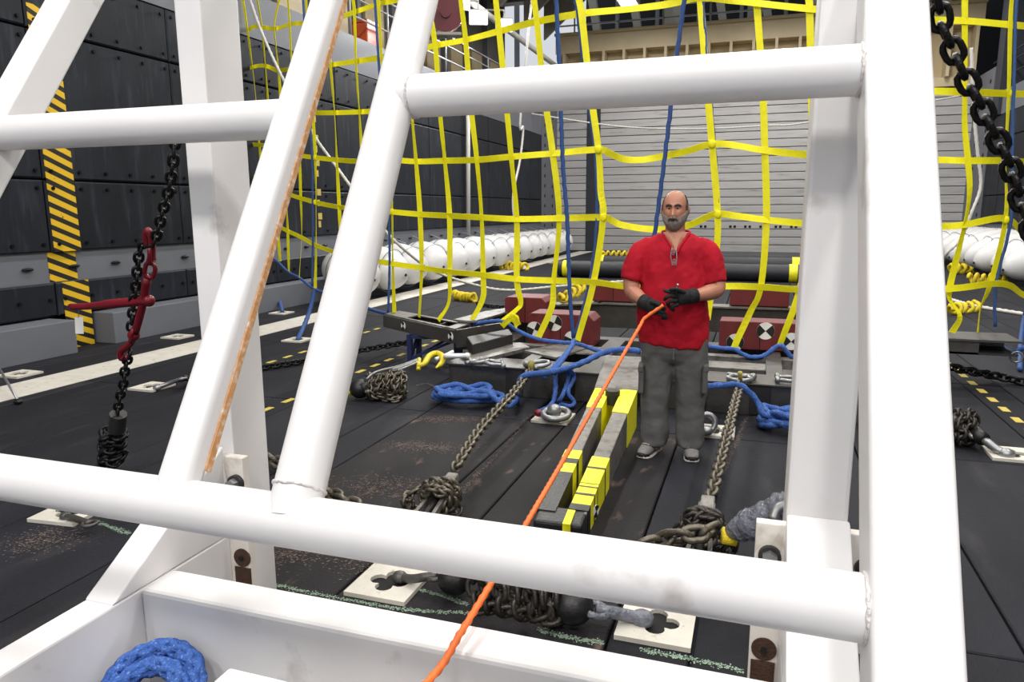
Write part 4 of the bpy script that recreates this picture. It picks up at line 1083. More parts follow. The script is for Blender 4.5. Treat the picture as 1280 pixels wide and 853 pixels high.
coil('rope_coil', 'coil of blue rope half hidden behind the white right column', (cc.x, cc.y), .22, .2, 4, .024, 5, lead=[PZ(958, 520, .12), PZ(945, 500, .22), PZ(925, 482, .33), PZ(905, 482, .31), PZ(880, 483, .30)])
bg = 'blue ropes around the cradle'
rope('blue_hawser', 'thick blue rope draped over the cradle front beam left of the person', [PZ(646, 505, .03), PZ(648, 485, .2), PZ(655, 470, .31), PZ(690, 465, .33), PZ(725, 455, .36), PZ(755, 441, .42), PZ(780, 437, .45), PZ(802, 440, .44)], .026, 'blue_rope', group=bg)
rope('blue_hawser', 'blue rope loop hanging over the cradle front beam to the deck, left of two', [PZ(717, 430, .45), PZ(702, 452, .37), PZ(692, 464, .32) , V((-1.62, 6.0, .25)), PZ(694, 492, .12), PZ(688, 508, .04), PZ(672, 516, .03), PZ(684, 520, .03), PZ(700, 508, .04)], .02, 'blue_rope', group=bg)
rope('blue_hawser', 'blue rope loop hanging over the cradle front beam to the deck, right of two', [PZ(706, 462, .33), V((-1.50, 6.0, .24)), PZ(703, 495, .12), PZ(698, 503, .05), PZ(712, 508, .04), PZ(718, 503, .05), PZ(710, 490, .14), V((-1.45, 6.0, .24)), PZ(708, 460, .34)], .018, 'blue_rope', group=bg)
rope('blue_hawser', 'short blue rope leading up from the beam to the hanging blue lines', [PZ(680, 472, .29), PZ(698, 452, .36), PZ(712, 436, .42), PZ(718, 425, .47)], .018, 'blue_rope', group=bg)

# net ------------------------------------------------------------------
YC = [(290, 10.8), (350, 9.9), (394, 8.9), (490, 7.7), (560, 7.35), (645, 7.1), (745, 6.95), (955, 7.2), (1100, 7.5), (1206, 7.8), (1260, 8.2), (1310, 9.2)]
def Yf(x):
    for (a, ya), (b, yb) in zip(YC, YC[1:]):
        if x <= b or b == YC[-1][0]:
            return ya + (yb - ya) * (x - a) / (b - a)
SW = .062
NETTOP = 5.4
TOPS = []
net = thing('cargo_net', PY(745, 420, Yf(745)), 'big yellow webbing cargo net hanging behind the person across the deck', 'net')
def vstrap(pts, xr, hang=None):
    Y = Yf(xr); Q = [PY(x, y, Y) for (x, y) in pts]
    if pts[0][1] < 0:
        q0 = Q[0]; Q = [V((q0.x, Y, NETTOP - k * (NETTOP - q0.z) / 3)) for k in range(3)] + Q
        TOPS.append((xr, q0.x, Y))
    P = smooth_path(Q, 5)
    dx = PY(xr + 6, 270, Yf(xr + 6)) - PY(xr - 6, 270, Yf(xr - 6)); dx.z = 0; dx.normalize()
    rr = random.Random(int(xr)); ph = rr.uniform(0, 6)
    nrm = dx.cross(V((0, 0, 1)))
    W = [dx + nrm * (.35 * math.sin(ph + i * .35) * (1 if i > len(P) * .55 else .35)) for i in range(len(P))]
    return MB().ribbon(P, W, SW, .004).build('vertical_strap', 'net_yellow', net, smooth=False)
def hstrap(pts):
    P = []
    for (x, y) in pts:
        p = PY(x, y, Yf(x)); P.append(p + (CAM - p).normalized() * .006)
    P = smooth_path(P, 5); rr = random.Random(int(pts[0][1])); ph = rr.uniform(0, 6)
    W = [V((0, 0, 1)) + V((0, -1, 0)) * (.3 * math.sin(ph + i * .3)) for i in range(len(P))]
    return MB().ribbon(P, W, SW, .004).build('horizontal_strap', 'net_yellow', net, smooth=False)
hstrap([(290, 46), (309, 38), (320, 33), (343, 36), (365, 30), (385, 29), (412, 24), (432, 19), (473, 5), (495, 0), (545, -16)])
hstrap([(293, 92), (319, 83), (334, 83), (346, 88), (365, 86), (388, 84), (414, 81), (477, 72), (508, 66), (544, 57), (582, 50), (624, 39), (671, 27), (727, 17), (780, 12), (830, 6), (875, -3), (912, 0), (946, 4), (1012, 11), (1097, 18), (1165, 25), (1206, 26), (1263, 31), (1300, 34)])
hstrap([(300, 135), (334, 133), (370, 140), (391, 141), (418, 141), (449, 140), (482, 138), (514, 135), (549, 131), (588, 128), (632, 122), (680, 114), (737, 106), (810, 112), (883, 100), (953, 105), (1014, 110), (1098, 112), (1168, 114), (1206, 115), (1261, 117), (1300, 118)])
hstrap([(305, 180), (338, 183), (374, 194), (394, 197), (421, 200), (453, 202), (486, 200), (520, 202), (556, 201), (596, 200), (639, 196), (691, 192), (748, 187), (762, 192), (780, 199), (800, 200), (815, 198), (855, 190), (890, 180), (920, 182), (956, 188), (1015, 194), (1100, 198), (1175, 200), (1207, 201), (1257, 201), (1300, 204)])
hstrap([(310, 218), (341, 234), (361, 243), (394, 253), (424, 259), (456, 262), (490, 265), (525, 268), (562, 270), (602, 272), (646, 274), (699, 273), (753, 272), (765, 276), (780, 282), (820, 287), (860, 282), (893, 268), (920, 270), (958, 275), (1015, 280), (1100, 283), (1180, 283), (1206, 281), (1257, 273), (1280, 292), (1305, 300)])
hstrap([(315, 262), (350, 284), (377, 297), (395, 307), (427, 318), (458, 324), (491, 330), (527, 335), (562, 340), (604, 344), (646, 349), (692, 351), (742, 353), (780, 358), (845, 362), (905, 358), (951, 359), (1000, 362), (1098, 362), (1187, 361), (1238, 355), (1262, 357), (1280, 369), (1305, 373)])
vstrap([(302, -12), (309, 36), (319, 115), (324, 180), (330, 240), (334, 274)], 322)
vstrap([(319, -12), (327, 33), (334, 115), (338, 182), (341, 234), (344, 290)], 338)
vstrap([(352, -12), (343, 28), (345, 60), (348, 88), (352, 140), (354, 190), (351, 250), (348, 290), (350, 327)], 350)
vstrap([(347, 130), (353, 190), (358, 258), (360, 300), (361, 340)], 361)
vstrap([(359, -12), (362, 30), (365, 86), (370, 140), (374, 194), (376, 250), (377, 297), (374, 347)], 376)
vstrap([(382, -12), (384, 29), (388, 84), (391, 141), (394, 197), (395, 253), (395, 307), (394, 362)], 394)
vstrap([(405, -12), (409, 24), (413, 81), (418, 141), (421, 200), (424, 259), (427, 318), (428, 368)], 424)
vstrap([(440, -12), (443, 16), (445, 78), (449, 140), (453, 202), (456, 262), (458, 324), (456, 383)], 456)
vstrap([(471, -12), (473, 5), (477, 72), (482, 138), (486, 200), (490, 265), (491, 330), (493, 392)], 490)
vstrap([(501, -12), (508, 66), (514, 135), (520, 202), (525, 268), (527, 335), (524, 397)], 525)
vstrap([(533, -12), (544, 57), (549, 131), (556, 201), (562, 270), (562, 340), (561, 378), (548, 401)], 562)
vstrap([(575, -12), (582, 50), (588, 128), (596, 200), (602, 272), (604, 344), (603, 375), (585, 408)], 602)
vstrap([(619, -12), (624, 39), (632, 122), (639, 196), (646, 274), (646, 349), (651, 378), (645, 388), (625, 405)], 646)
vstrap([(667, -12), (671, 27), (680, 114), (691, 192), (699, 273), (692, 351), (690, 383), (672, 424)], 697)
vstrap([(723, -12), (727, 17), (737, 106), (748, 187), (751, 240), (754, 272), (742, 353), (722, 426)], 752)
vstrap([(874, -12), (875, -3), (883, 100), (890, 180), (897, 268), (895, 320), (884, 400)], 895)
vstrap([(946, -12), (946, 4), (953, 105), (956, 188), (958, 275), (951, 359), (938, 390), (922, 424), (917, 438)], 957)
vstrap([(1011, -12), (1012, 11), (1014, 110), (1015, 194), (1015, 280), (1000, 362), (975, 431)], 1015)
vstrap([(1094, -12), (1097, 18), (1098, 112), (1100, 198), (1100, 283), (1098, 362), (1080, 430)], 1100)
vstrap([(1207, -12), (1206, 26), (1206, 115), (1206, 160), (1210, 201), (1212, 240), (1206, 281), (1194, 330), (1187, 361), (1188, 376), (1200, 396), (1190, 416)], 1206)
vstrap([(1266, -12), (1263, 31), (1261, 117), (1257, 201), (1257, 275), (1238, 355), (1226, 385), (1222, 418)], 1258)
TOPS.sort()
for dz in (0, .62):
    Q = [V((x_, y_, PY(xr_, -30, y_).z + dz)) for (xr_, x_, y_) in TOPS]
    P = smooth_path([p_ + (CAM - p_).normalized() * .006 for p_ in Q], 5)
    MB().ribbon(P, [V((0, 0, 1))] * len(P), SW, .004).build('horizontal_strap', 'net_yellow', net)
P = smooth_path([V((x_, y_, NETTOP)) for (_, x_, y_) in TOPS], 5)
meta(rope_mb(P, .03, 2, 6, step=.1).build('head_rope', 'blue_line', loc=P[0], smooth=True), 'blue head rope carrying the upper edge of the yellow cargo net', 'rope')
for k_, (_, x_, y_) in enumerate(TOPS[::4]):
    meta(MB().tube([(x_, y_, NETTOP), (x_, y_, 9.44)], .012, 6).build('suspension_line', 'blue_line', loc=(x_, y_, NETTOP), smooth=True), 'blue line from the ceiling beams to the net head rope, number %s from the left' % ['one', 'two', 'three', 'four', 'five', 'six', 'seven', 'eight'][k_], 'rope', 'blue suspension lines of the net')
for (x, y) in ((490, 265), (482, 138), (477, 72), (394, 253), (394, 197), (748, 187), (754, 272), (890, 180), (897, 268), (1263, 31), (1261, 117), (1257, 275)):
    p = PY(x, y, Yf(x)); MB().ball(p + (CAM - p).normalized() * .012, .034, .010, .038, 10, 6).build('corner_stitch', 'net_yellow', net, smooth=True)
# blue cords sewn beside the corner straps
def cord(name, label, pts, xr, r=.015, off=5, m='blue_line', dy=.015):
    P = [PY(x + off, y, Yf(xr) + dy) for (x, y) in pts]
    P = [V((P[0].x, P[0].y, NETTOP)), V((P[0].x, P[0].y, (NETTOP + P[0].z) / 2))] + P
    o = rope_mb(P, r, 4, 6, step=.05).build(name, m, loc=P[-1], smooth=True); return meta(o, label, 'rope', 'blue support cords of the net')
cord('support_cord', 'blue cord beside the net strap just left of the leaning round tube', [(471, -12), (473, 5), (477, 72), (482, 138), (486, 200), (490, 265), (491, 330), (489, 394)], 490, off=-4)
cord('support_cord', 'blue cord beside the net strap nearest the left white fenders', [(382, -12), (388, 84), (391, 141), (394, 197), (395, 253), (395, 307), (394, 362)], 394, off=-4)
cord('support_cord', 'blue cord beside the net strap left of the person', [(723, -12), (727, 17), (737, 106), (748, 187), (751, 272), (742, 353), (722, 426)], 752, off=-5)
cord('support_cord', 'blue cord beside the net strap right of the head of the person', [(874, -12), (875, -3), (883, 100), (890, 180), (895, 268), (888, 330), (880, 400)], 895, off=3)
cord('support_cord', 'blue cord beside the net strap at the right edge', [(1266, -12), (1263, 31), (1261, 117), (1259, 201), (1258, 275), (1239, 355), (1238, 412)], 1258, off=6)
# foot rope of the net
rope('foot_rope', 'blue foot rope joining the lower ends of the net straps on the left', [PY(x, y, Yf(x)) for (x, y) in ((330, 318), (345, 326), (360, 340), (375, 348), (394, 362), (428, 372), (456, 384), (478, 391), (493, 393))], .02, 'blue_line', group='blue foot ropes of the net')
rope('foot_rope', 'blue foot rope joining the net straps over the front left red block', [PY(x, y, Yf(x) - .05) for (x, y) in ((585, 408), (605, 403), (628, 402), (648, 414), (672, 424), (700, 428), (722, 430), (745, 438), (765, 443))], .02, 'blue_rope', group='blue foot ropes of the net')
rope('foot_rope', 'blue foot rope joining the net straps over the front right red block', [PY(x, y, Yf(x) - .05) for (x, y) in ((860, 428), (885, 433), (905, 436), (918, 437), (935, 446), (955, 445), (975, 432), (990, 446), (1010, 440), (1080, 432))], .022, 'blue_rope', group='blue foot ropes of the net')
rope('foot_rope', 'blue rope from the right cradle arm to the right edge', [PZ(1247, 428, .34), PZ(1262, 440, .3), PZ(1278, 436, .35), PZ(1300, 425, .45)], .022, 'blue_rope', group='blue foot ropes of the net')
rope('tie_down_rope', 'blue lashing from the net corner to the deck socket by the white line', [PY(394, 362, 8.9), PZ(386, 392, .25), PZ(378, 412, .1), PZ(372, 425, .03)], .03, 'blue_line', group='blue tie downs of the net')
rope('tie_down_rope', 'blue lashing from the net foot to the deck socket near the left wall', [PY(335, 322, 10.1), PZ(340, 345, .45), PZ(348, 372, .18), PZ(353, 390, .03)], .03, 'blue_line', group='blue tie downs of the net')
rope('tie_down_rope', 'blue lashing from the net to the deck at the right edge', [PY(1290, 372, 8.8), PZ(1282, 390, .35), PZ(1276, 425, .12), PZ(1275, 462, .03)], .025, 'blue_line', group='blue tie downs of the net')
q = MB(); rr = random.Random(4)
for k in range(5):
    P = smooth_path([PY(628 + k * 2, 408 - k * 2.2, 6.98), PY(634 + k * 2, 402 - k * 1.5, 6.95 - .01 * k), PY(645 + rr.uniform(-2, 2), 396 + k * 2.6, 6.95), PY(648 + rr.uniform(-2, 1), 402 + k * 1.6, 6.97)], 4)
    q.ribbon(P, [V((.3, -.3, 1))] * len(P), .055, .006)
meta(q.build('strap_bundle', 'net_yellow'), 'folded yellow strap bundle tied at the joint of the left cradle arm', 'strap')
# hanging blue lines
def tagline(label, pts, y0, y1, r=.014):
    n = len(pts) - 1; P = [PY(x, y, y0 + (y1 - y0) * i / n) for i, (x, y) in enumerate(pts)]
    dd = (P[0] - P[1]).normalized(); P = [P[0] + dd * ((9.44 - P[0].z) / dd.z), P[0] + dd * ((6.5 - P[0].z) / dd.z)] + P
    o = rope_mb(P, r, 4, 6, step=.05).build('tag_line', 'blue_line', loc=P[-1], smooth=True); meta(o, label, 'rope', 'blue tag lines hanging from above')
tagline('blue line hanging straight down from above to the cradle left of the person', [(695, -12), (697, 40), (699, 79), (701, 138), (704, 212), (709, 275), (712, 363), (717, 426)], 6.6, 6.75, .02)
tagline('blue line slanting down from above behind the head of the person', [(857, -12), (846, 69), (839, 130), (829, 212), (819, 288), (812, 330), (806, 400), (803, 440)], 6.2, 6.3, .018)
# white ropes
rope('white_line_rope', 'thin white rope strung across in front of the grey gate', [PY(650, 140, 26), PY(740, 154, 27), PY(800, 160, 27.5), PY(880, 161, 28), PY(960, 157, 28), PY(1010, 153, 28), PY(1200, 120, 28.5)], .03, 'white_rope')
rope('white_line_rope', 'white rope slanting down through the left of the net and sagging across the deck', [V((-7.9, 9.6, 6.15)), PY(305, -20, 9.5), PY(325, 35, 9.5), PY(352, 95, 9.4), PY(390, 165, 9.3), PY(418, 205, 9.2), PY(470, 275, 9.0), PY(505, 312, 9.2), PY(545, 340, 9.8), PY(600, 358, 10.4), PY(640, 363, 10.6), PY(700, 358, 10.8), PY(780, 352, 11), PY(830, 350, 11.2)], .02, 'white_rope')
rope('white_line_rope', 'white rope hanging from the left jamb of the gate to the deck', [V((-6.3, 21.2, 9.2)), PX(651, 141, -6.3), PX(654, 160, -6.3), PX(650, 200, -6.3), PX(641, 250, -6.3), PX(648, 300, -6.3), PZ(656, 325, .03), PZ(700, 330, .03)], .03, 'white_rope')
rope('white_line_rope', 'white rope lying across the deck behind the right cradle arm', [PZ(1186, 374, .03), PZ(1215, 382, .03), PZ(1250, 388, .03), PZ(1300, 396, .03)], .03, 'white_rope')
rope('white_line_rope', 'white rope slack beside the net at the right end of the gate', [PY(1214, 60, 16.5), PY(1218, 145, 16.5), PY(1222, 190, 16.5), PY(1226, 232, 16.5), PY(1215, 265, 16.4), PY(1200, 300, 16.4), PY(1180, 322, 16.4), PZ(1172, 358, .03)], .03, 'white_rope')
# yellow rope hanks on the deck
def hank(label, a, b, r, turns, seed):
    a, b = V(a), V(b); rr = random.Random(seed); t_ = (b - a); L = t_.length; t_.normalize(); s_ = t_.cross(V((0, 0, 1))).normalized()
    P = []
    for i in range(turns * 6):
        f = i / (turns * 6); th = 2 * PI * i / 6
        q = r * rr.uniform(.6, 1)
        P.append(a + t_ * (L * f) + s_ * q * math.cos(th) + V((0, 0, r + q * math.sin(th))))
    o = rope_mb(P, r * .36, 4, 6).build('rope_hank', 'yellow_rope', loc=(a + b) / 2, smooth=True)
    return meta(o, label, 'rope', 'yellow rope hanks on the deck')
hank('fluffy yellow rope hank on the deck behind the left cradle arm', PZ(568, 375), PZ(594, 378), .085, 7, 1)
hank('yellow rope hank on the deck by the left white line, near the black rolls', PZ(622, 337), PZ(660, 339), .12, 6, 2)
hank('yellow rope hank lying on the farther black roll left of the person', PY(752, 322, 20.2), PY(792, 322, 20.2), .09, 6, 3)
hank('yellow rope hank on the deck at the right edge, the nearest of three', PZ(1186, 395), PZ(1224, 388), .09, 5, 4)
hank('yellow rope hank on the deck at the right edge, middle of three', PZ(1209, 354), PZ(1262, 356), .11, 6, 5)
hank('yellow rope hank on the deck at the right edge, the farthest of three', PZ(1186, 343), PZ(1217, 342), .13, 4, 6)
hank('yellow and white rope hank on the ring beam behind the front left red block', PZ(700, 382, .5), PZ(732, 363, .6), .07, 5, 7)
# orange tether from the hands towards the camera side
orp = [PY(829, 382, 4.44), PY(806, 398, 4.42), PY(800, 408, 4.36), PY(770, 460, 3.95), PY(730, 530, 3.35), PY(697, 588, 2.85), PY(655, 660, 2.32), PY(612, 733, 1.98), PY(590, 769, 1.83), PY(575, 793, 1.745), PY(535, 853, 1.54), V((-.88, 1.2, .40)), V((-.98, .8, .2)), V((-1.05, .5, .02))]
o = rope_mb(orp, .0105, 4, 8).build('tether_rope', 'orange_rope', loc=orp[-1], smooth=True)
meta(o, 'taut orange rope held by the person and running down to the foreground', 'rope')
# foreground blue braided coil
def braid(path, R, m, parent=None, name='rope_coil', closed=False):
    pts = resample(smooth_path(path, 10), R * .22); frm = frames(pts); q = MB()
    pitch = R * 9.0; n = 4
    for sgn in (1, -1):
        for k in range(n):
            c = []
            for i, (p, (t_, a, b)) in enumerate(zip(pts, frm)):
                s_ = i * R * .22
                th = sgn * 2 * PI * s_ / pitch + 2 * PI * k / n
                rad = R * (.62 + .10 * math.cos(n * (2 * PI * s_ / pitch) + (0 if sgn > 0 else PI) + k * PI))
                c.append(p + a * rad * math.cos(th) + b * rad * math.sin(th))
            q.tube(c, R * .40, 8)
    q.tube(pts, R * .66, 8)
    return q
c0 = PZ(187, 868, .20); u1 = _r0.copy(); v1 = (V((-_r0.y, _r0.x, 0)) * .82 + V((0, 0, .5))).normalized()
P = []
for i in range(29):
    th = PI * 1.15 - 2 * PI * i / 12; R_ = .138 if i < 13 else .100
    P.append(c0 + u1 * R_ * math.cos(th) + v1 * R_ * math.sin(th) * 1.05 + V((0, 0, .012 * (i > 12))) - v1 * (.0 if i < 13 else .03))
o = braid(P[:26], .030, 'blue_rope').build('rope_coil', 'blue_rope', loc=(c0.x, c0.y, 0), smooth=True)
meta(o, 'thick braided blue rope coil in the bottom left corner inside the white base', 'rope')
e = c0 + u1 * .15 + v1 * .05
MB().tube(smooth_path([PZ(232, 823, .25), PZ(240, 830, .24), PZ(247, 842, .22)], 4), .016, 8).build('whipping', 'rubber', o, smooth=True)

# ================================================================== PERSON
PB = PZ(840, 566)
vd = V((PB.x, PB.y, 0)).normalized(); tw = -vd; rt = V((-tw.y, tw.x, 0)); UPV = V((0, 0, 1))
if rt.x < 0: rt = -rt
def W(a, f, z): return V((PB.x, PB.y, 0)) + rt * a + tw * f + UPV * z
def PP(x, y, f=0.0):
    """point of the photo ray on the vertical plane f metres in front of the person"""
    v = ray(x, y); dist = V((PB.x, PB.y, 0)).length - f
    h = V((v.x, v.y, 0)).dot(vd); return CAM + v * (dist / h)
def LA(p): q = p - V((PB.x, PB.y, 0)); return (q.dot(rt), q.dot(tw), q.z)
def zat(y, f=0.0): return PP(840, y, f).z
def aat(x, y, f=0.0): return LA(PP(x, y, f))[0]
per = thing('person', (PB.x, PB.y, 0), 'person in red t-shirt, grey cargo trousers and black gloves holding an orange rope', 'person')
def ring(a0, f0, z, hw, ff, fb, n=28, p=2.4, fold=0.0, ph=0.0, nf=7, tilt=0.0):
    R = []
    for j in range(n):
        th = 2 * PI * j / n; c, s = math.cos(th), math.sin(th)
        k = 1 / ((abs(c) ** p + abs(s) ** p) ** (1 / p)); k *= 1 + fold * math.sin(nf * th + ph)
        R.append(W(a0 + hw * c * k, f0 + (ff if s > 0 else fb) * s * k, z + tilt * c))
    return R
def limb(pts, rads, n=14, flat=1.0):
    P = [V(p) for p in pts]; sp = smooth_path(P, 5); m_ = len(sp); k = len(rads) - 1
    rs = []
    for i in range(m_):
        t = i / (m_ - 1) * k; a = min(int(t), k - 1); rs.append(rads[a] + (rads[a + 1] - rads[a]) * (t - a))
    return MB().tube(sp, rs, n)
def join(*mbs):
    q = MB()
    for m_ in mbs: q.add(m_.v, m_.f)
    return q
def remesh(o, vox, sm=3, fac=.5):
    r = o.modifiers.new('remesh', 'REMESH'); r.mode = 'VOXEL'; r.voxel_size = vox; r.use_smooth_shade = True
    if sm:
        s = o.modifiers.new('smooth', 'SMOOTH'); s.iterations = sm; s.factor = fac
    return o

# ---- shirt
sh_y = [431, 424, 412, 400, 386, 370, 352, 334, 320, 309, 301, 296, 292]
sh_l = [799, 799, 797, 796, 796, 798, 802, 803, 801, 801, 808, 816, 823]
sh_r = [885, 885, 886, 886, 885, 884, 883, 882, 884, 885, 879, 872, 866]
sh_f = [.150, .158, .170, .180, .185, .182, .168, .150, .135, .120, .10, .085, .07]
sh_b = [.13, .13, .13, .13, .13, .13, .13, .13, .125, .12, .11, .10, .09]
R = []
for i, (y, l_, r_, f_, b_) in enumerate(zip(sh_y, sh_l, sh_r, sh_f, sh_b)):
    a0, a1 = aat(l_, y), aat(r_, y); z = zat(y)
    fold = .022 if i < 5 else .012
    R.append(ring((a0 + a1) / 2, 0, z, (a1 - a0) / 2, f_, b_, 40, 2.3, fold, i * .55, 9, tilt=(-.02 if i == 0 else 0)))
torso = MB().rings(R)
def L_(x, y, f): return PP(x, y, f)
slR = limb([L_(815, 309, .0), L_(801, 318, .02), L_(794, 334, .04), L_(789.5, 351, .055)], [.075, .083, .080, .080])
slL = limb([L_(871, 309, .0), L_(885, 318, .02), L_(890, 335, .04), L_(894, 354, .055)], [.075, .083, .080, .078])
shirt = join(torso, slR, slL).build('t_shirt', 'shirt', per, smooth=True)
remesh(shirt, .011, 4)
tx = bpy.data.textures.new('cloth_folds', 'CLOUDS'); tx.noise_scale = .085; tx.noise_depth = 2
dm = shirt.modifiers.new('folds', 'DISPLACE'); dm.texture = tx; dm.strength = .024; dm.mid_level = .5; dm.texture_coords = 'LOCAL'

# ---- trousers
def leg(cx, hw):
    ys = [436, 455, 475, 500, 520, 535, 546, 552, 556]
    R = []
    for i, y in enumerate(ys):
        z = zat(y, .0); h = hw[i] / 190.0
        fold = (.012, .015, .02, .03, .035, .05, .06, .05, .03)[i]
        R.append(ring(aat(cx[i], y), 0.0 + .012 * (i > 4), z, h, h * (1.02 if i < 7 else 1.15), h * 1.0, 30, 2.3, fold, i * 1.3, 5, tilt=.006 * math.sin(i * 2)))
    return MB().rings(R)
lgR = leg([823, 822, 820.5, 819, 818.5, 818, 818, 818, 818], [21.5, 20.5, 19.5, 18.5, 17.5, 18, 18.2, 17.5, 16])
lgL = leg([863, 864, 864, 863.5, 863, 862.5, 862, 862, 862], [22, 21.5, 20.5, 19, 17.5, 17.5, 17.8, 17, 15.5])
pel = MB().rings([ring(aat(843, y), 0, zat(y), hw / 190, f_, b_, 30, 2.6) for (y, hw, f_, b_) in ((412, 40, .135, .13), (425, 41.5, .14, .14), (437, 42, .135, .145), (447, 40, .115, .13), (452, 34, .09, .11))])
trs = join(lgR, lgL, pel).build('trousers', 'trousers', per, smooth=True)
remesh(trs, .011, 3)
tx2 = bpy.data.textures.new('trouser_folds', 'CLOUDS'); tx2.noise_scale = .10; tx2.noise_depth = 2
dm = trs.modifiers.new('folds', 'DISPLACE'); dm.texture = tx2; dm.strength = .02; dm.mid_level = .5; dm.texture_coords = 'LOCAL'
for (x0, x1, y0, y1, f_) in ((874, 884, 456, 492, .05), (801, 806, 456, 492, .05)):
    c = PP((x0 + x1) / 2, (y0 + y1) / 2, f_); sgn = 1 if x0 > 840 else -1
    MB().obox(c + rt * .008 * sgn, rt * .018 + tw * .0, tw * .085, UPV * .085).build('cargo_pocket', 'trousers', trs, bevel=.012)
    MB().obox(c + rt * .012 * sgn + UPV * .085, rt * .018, tw * .09, UPV * .022).build('pocket_flap', 'trousers', trs, bevel=.008)
MB().obox(PP(842, 440, .142), rt * .006, tw * .004, UPV * .055).build('fly_placket', 'trousers', trs, bevel=.003)

# ---- head
HC = PP(844, 263, 0.0); ha, hf_, hz = LA(HC)
yawh = math.radians(-7)
def headpt(az, el, off=0.0):
    """az 0 = face front, positive to image right"""
    ca, sa, ce, se = math.cos(az), math.sin(az), math.cos(el), math.sin(el)
    a, f, h = sa * ce, ca * ce, se
    k = 1 / ((abs(a) ** 2.3 + abs(f) ** 2.3 + abs(h) ** 2.3) ** (1 / 2.3))
    a, f, h = a * k, f * k, h * k
    A, F, H = a * .0785, (f * .097 if f > 0 else f * .102), (h * .126 if h > 0 else h * .128)
    if h < -.1:
        t = min(1, (-h - .1) / .9); A *= 1 - .17 * t
        if f > 0: F = F * (1 - .02 * t) + .012 * t * max(0, f)
        else: F *= 1 - .42 * t
    if h > .3: A *= 1 - .06 * (h - .3); 
    front = max(0, f) ** 2
    g = lambda x, m, s: math.exp(-((x - m) / s) ** 2)
    if f > 0:
        F += front * (.0075 * g(H, .030, .011) * g(A, 0, .055) - .012 * (g(A, .031, .016) + g(A, -.031, .016)) * g(H, .010, .011)
                      + .006 * (g(A, .042, .02) + g(A, -.042, .02)) * g(H, -.02, .02) - .004 * g(H, .010, .010) * g(A, 0, .012))
        tn = (H + .034) / .058
        if 0 <= tn <= 1.02: F += .034 * max(0, 1 - tn) ** .8 * math.exp(-(A / (.0095 + .008 * max(0, 1 - tn))) ** 2)
        elif -.35 < tn < 0: F += .034 * (1 + tn / .35) * math.exp(-(A / .0175) ** 2)
    A, F, H = A * (1 + off / .08), F + off * f * 1.0 + (0), H + off * h
    A2 = A * math.cos(yawh) + F * math.sin(yawh); F2 = -A * math.sin(yawh) + F * math.cos(yawh)
    return W(ha + A2, hf_ + F2 + .02, hz + H)
R = []
NA, NE = 72, 54
for i in range(1, NE):
    el = -PI / 2 + PI * i / NE
    R.append([headpt(2 * PI * j / NA, el) for j in range(NA)])
head = MB().rings(R)
ears = MB()
for sgn in (1, -1):
    p = headpt(sgn * PI * .54, .0); ears.ball(p + rt * sgn * .004, .011, .022, .034, 10, 8, rot=Matrix.Rotation(sgn * .35, 3, 'Z'))
neck = limb([PP(844, 300, -.01), PP(844, 290, .0), PP(844, 278, .005), PP(844, 268, -.01)], [.078, .066, .062, .06], 20)
chest = MB().rings([ring(ha * .2 + aat(844, y), 0, zat(y), w_ / 190, f_, .08, 24, 2.2) for (y, w_, f_) in ((400, 36, .13), (360, 34, .13), (320, 33, .10), (302, 30, .075), (294, 18, .06))])
# v of bare skin at the neckline
vv = MB(); rowsv = []
for (y, hw, f_) in ((290.5, 15.5, .072), (297, 12.5, .100), (303, 9, .118), (309, 5.4, .133), (315, 1.6, .147)):
    rowsv.append([PP(844.5 - hw, y, f_ - .020), PP(844.5 - hw * .5, y, f_ + .004), PP(844.5, y, f_ + .010), PP(844.5 + hw * .5, y, f_ + .004), PP(844.5 + hw, y, f_ - .020), PP(844.5 + hw * .5, y, f_ - .06), PP(844.5 - hw * .5, y, f_ - .06)])
vv.rings(rowsv)
armR = limb([L_(813, 308, 0), L_(800, 322, .02), L_(790, 345, .05), L_(790, 362, .085), L_(796, 370, .15), L_(808, 379, .24), L_(813, 383, .27)], [.05, .058, .055, .054, .050, .034, .020], 16)
armL = limb([L_(872, 308, 0), L_(886, 322, .02), L_(894, 345, .045), L_(896, 361, .075), L_(886, 366, .14), L_(868, 370, .23), L_(860, 371, .26)], [.05, .058, .055, .054, .052, .034, .020], 16)
legs_b = join(limb([PP(823, 440, 0), PP(820, 490, 0), PP(818, 540, 0), PP(818, 562, .02)], [.08, .065, .05, .045]), limb([PP(863, 440, 0), PP(864, 490, 0), PP(862, 540, 0), PP(862, 562, .02)], [.08, .065, .05, .045]),
              MB().rings([ring(aat(843, y), 0, zat(y), w_ / 190, .10, .10, 24) for (y, w_) in ((395, 34), (425, 36), (446, 34))]))
body = join(head, ears, neck, chest, vv, armR, armL, legs_b).build('body', 'skin', per, smooth=True)
remesh(body, .0052, 1, .4)
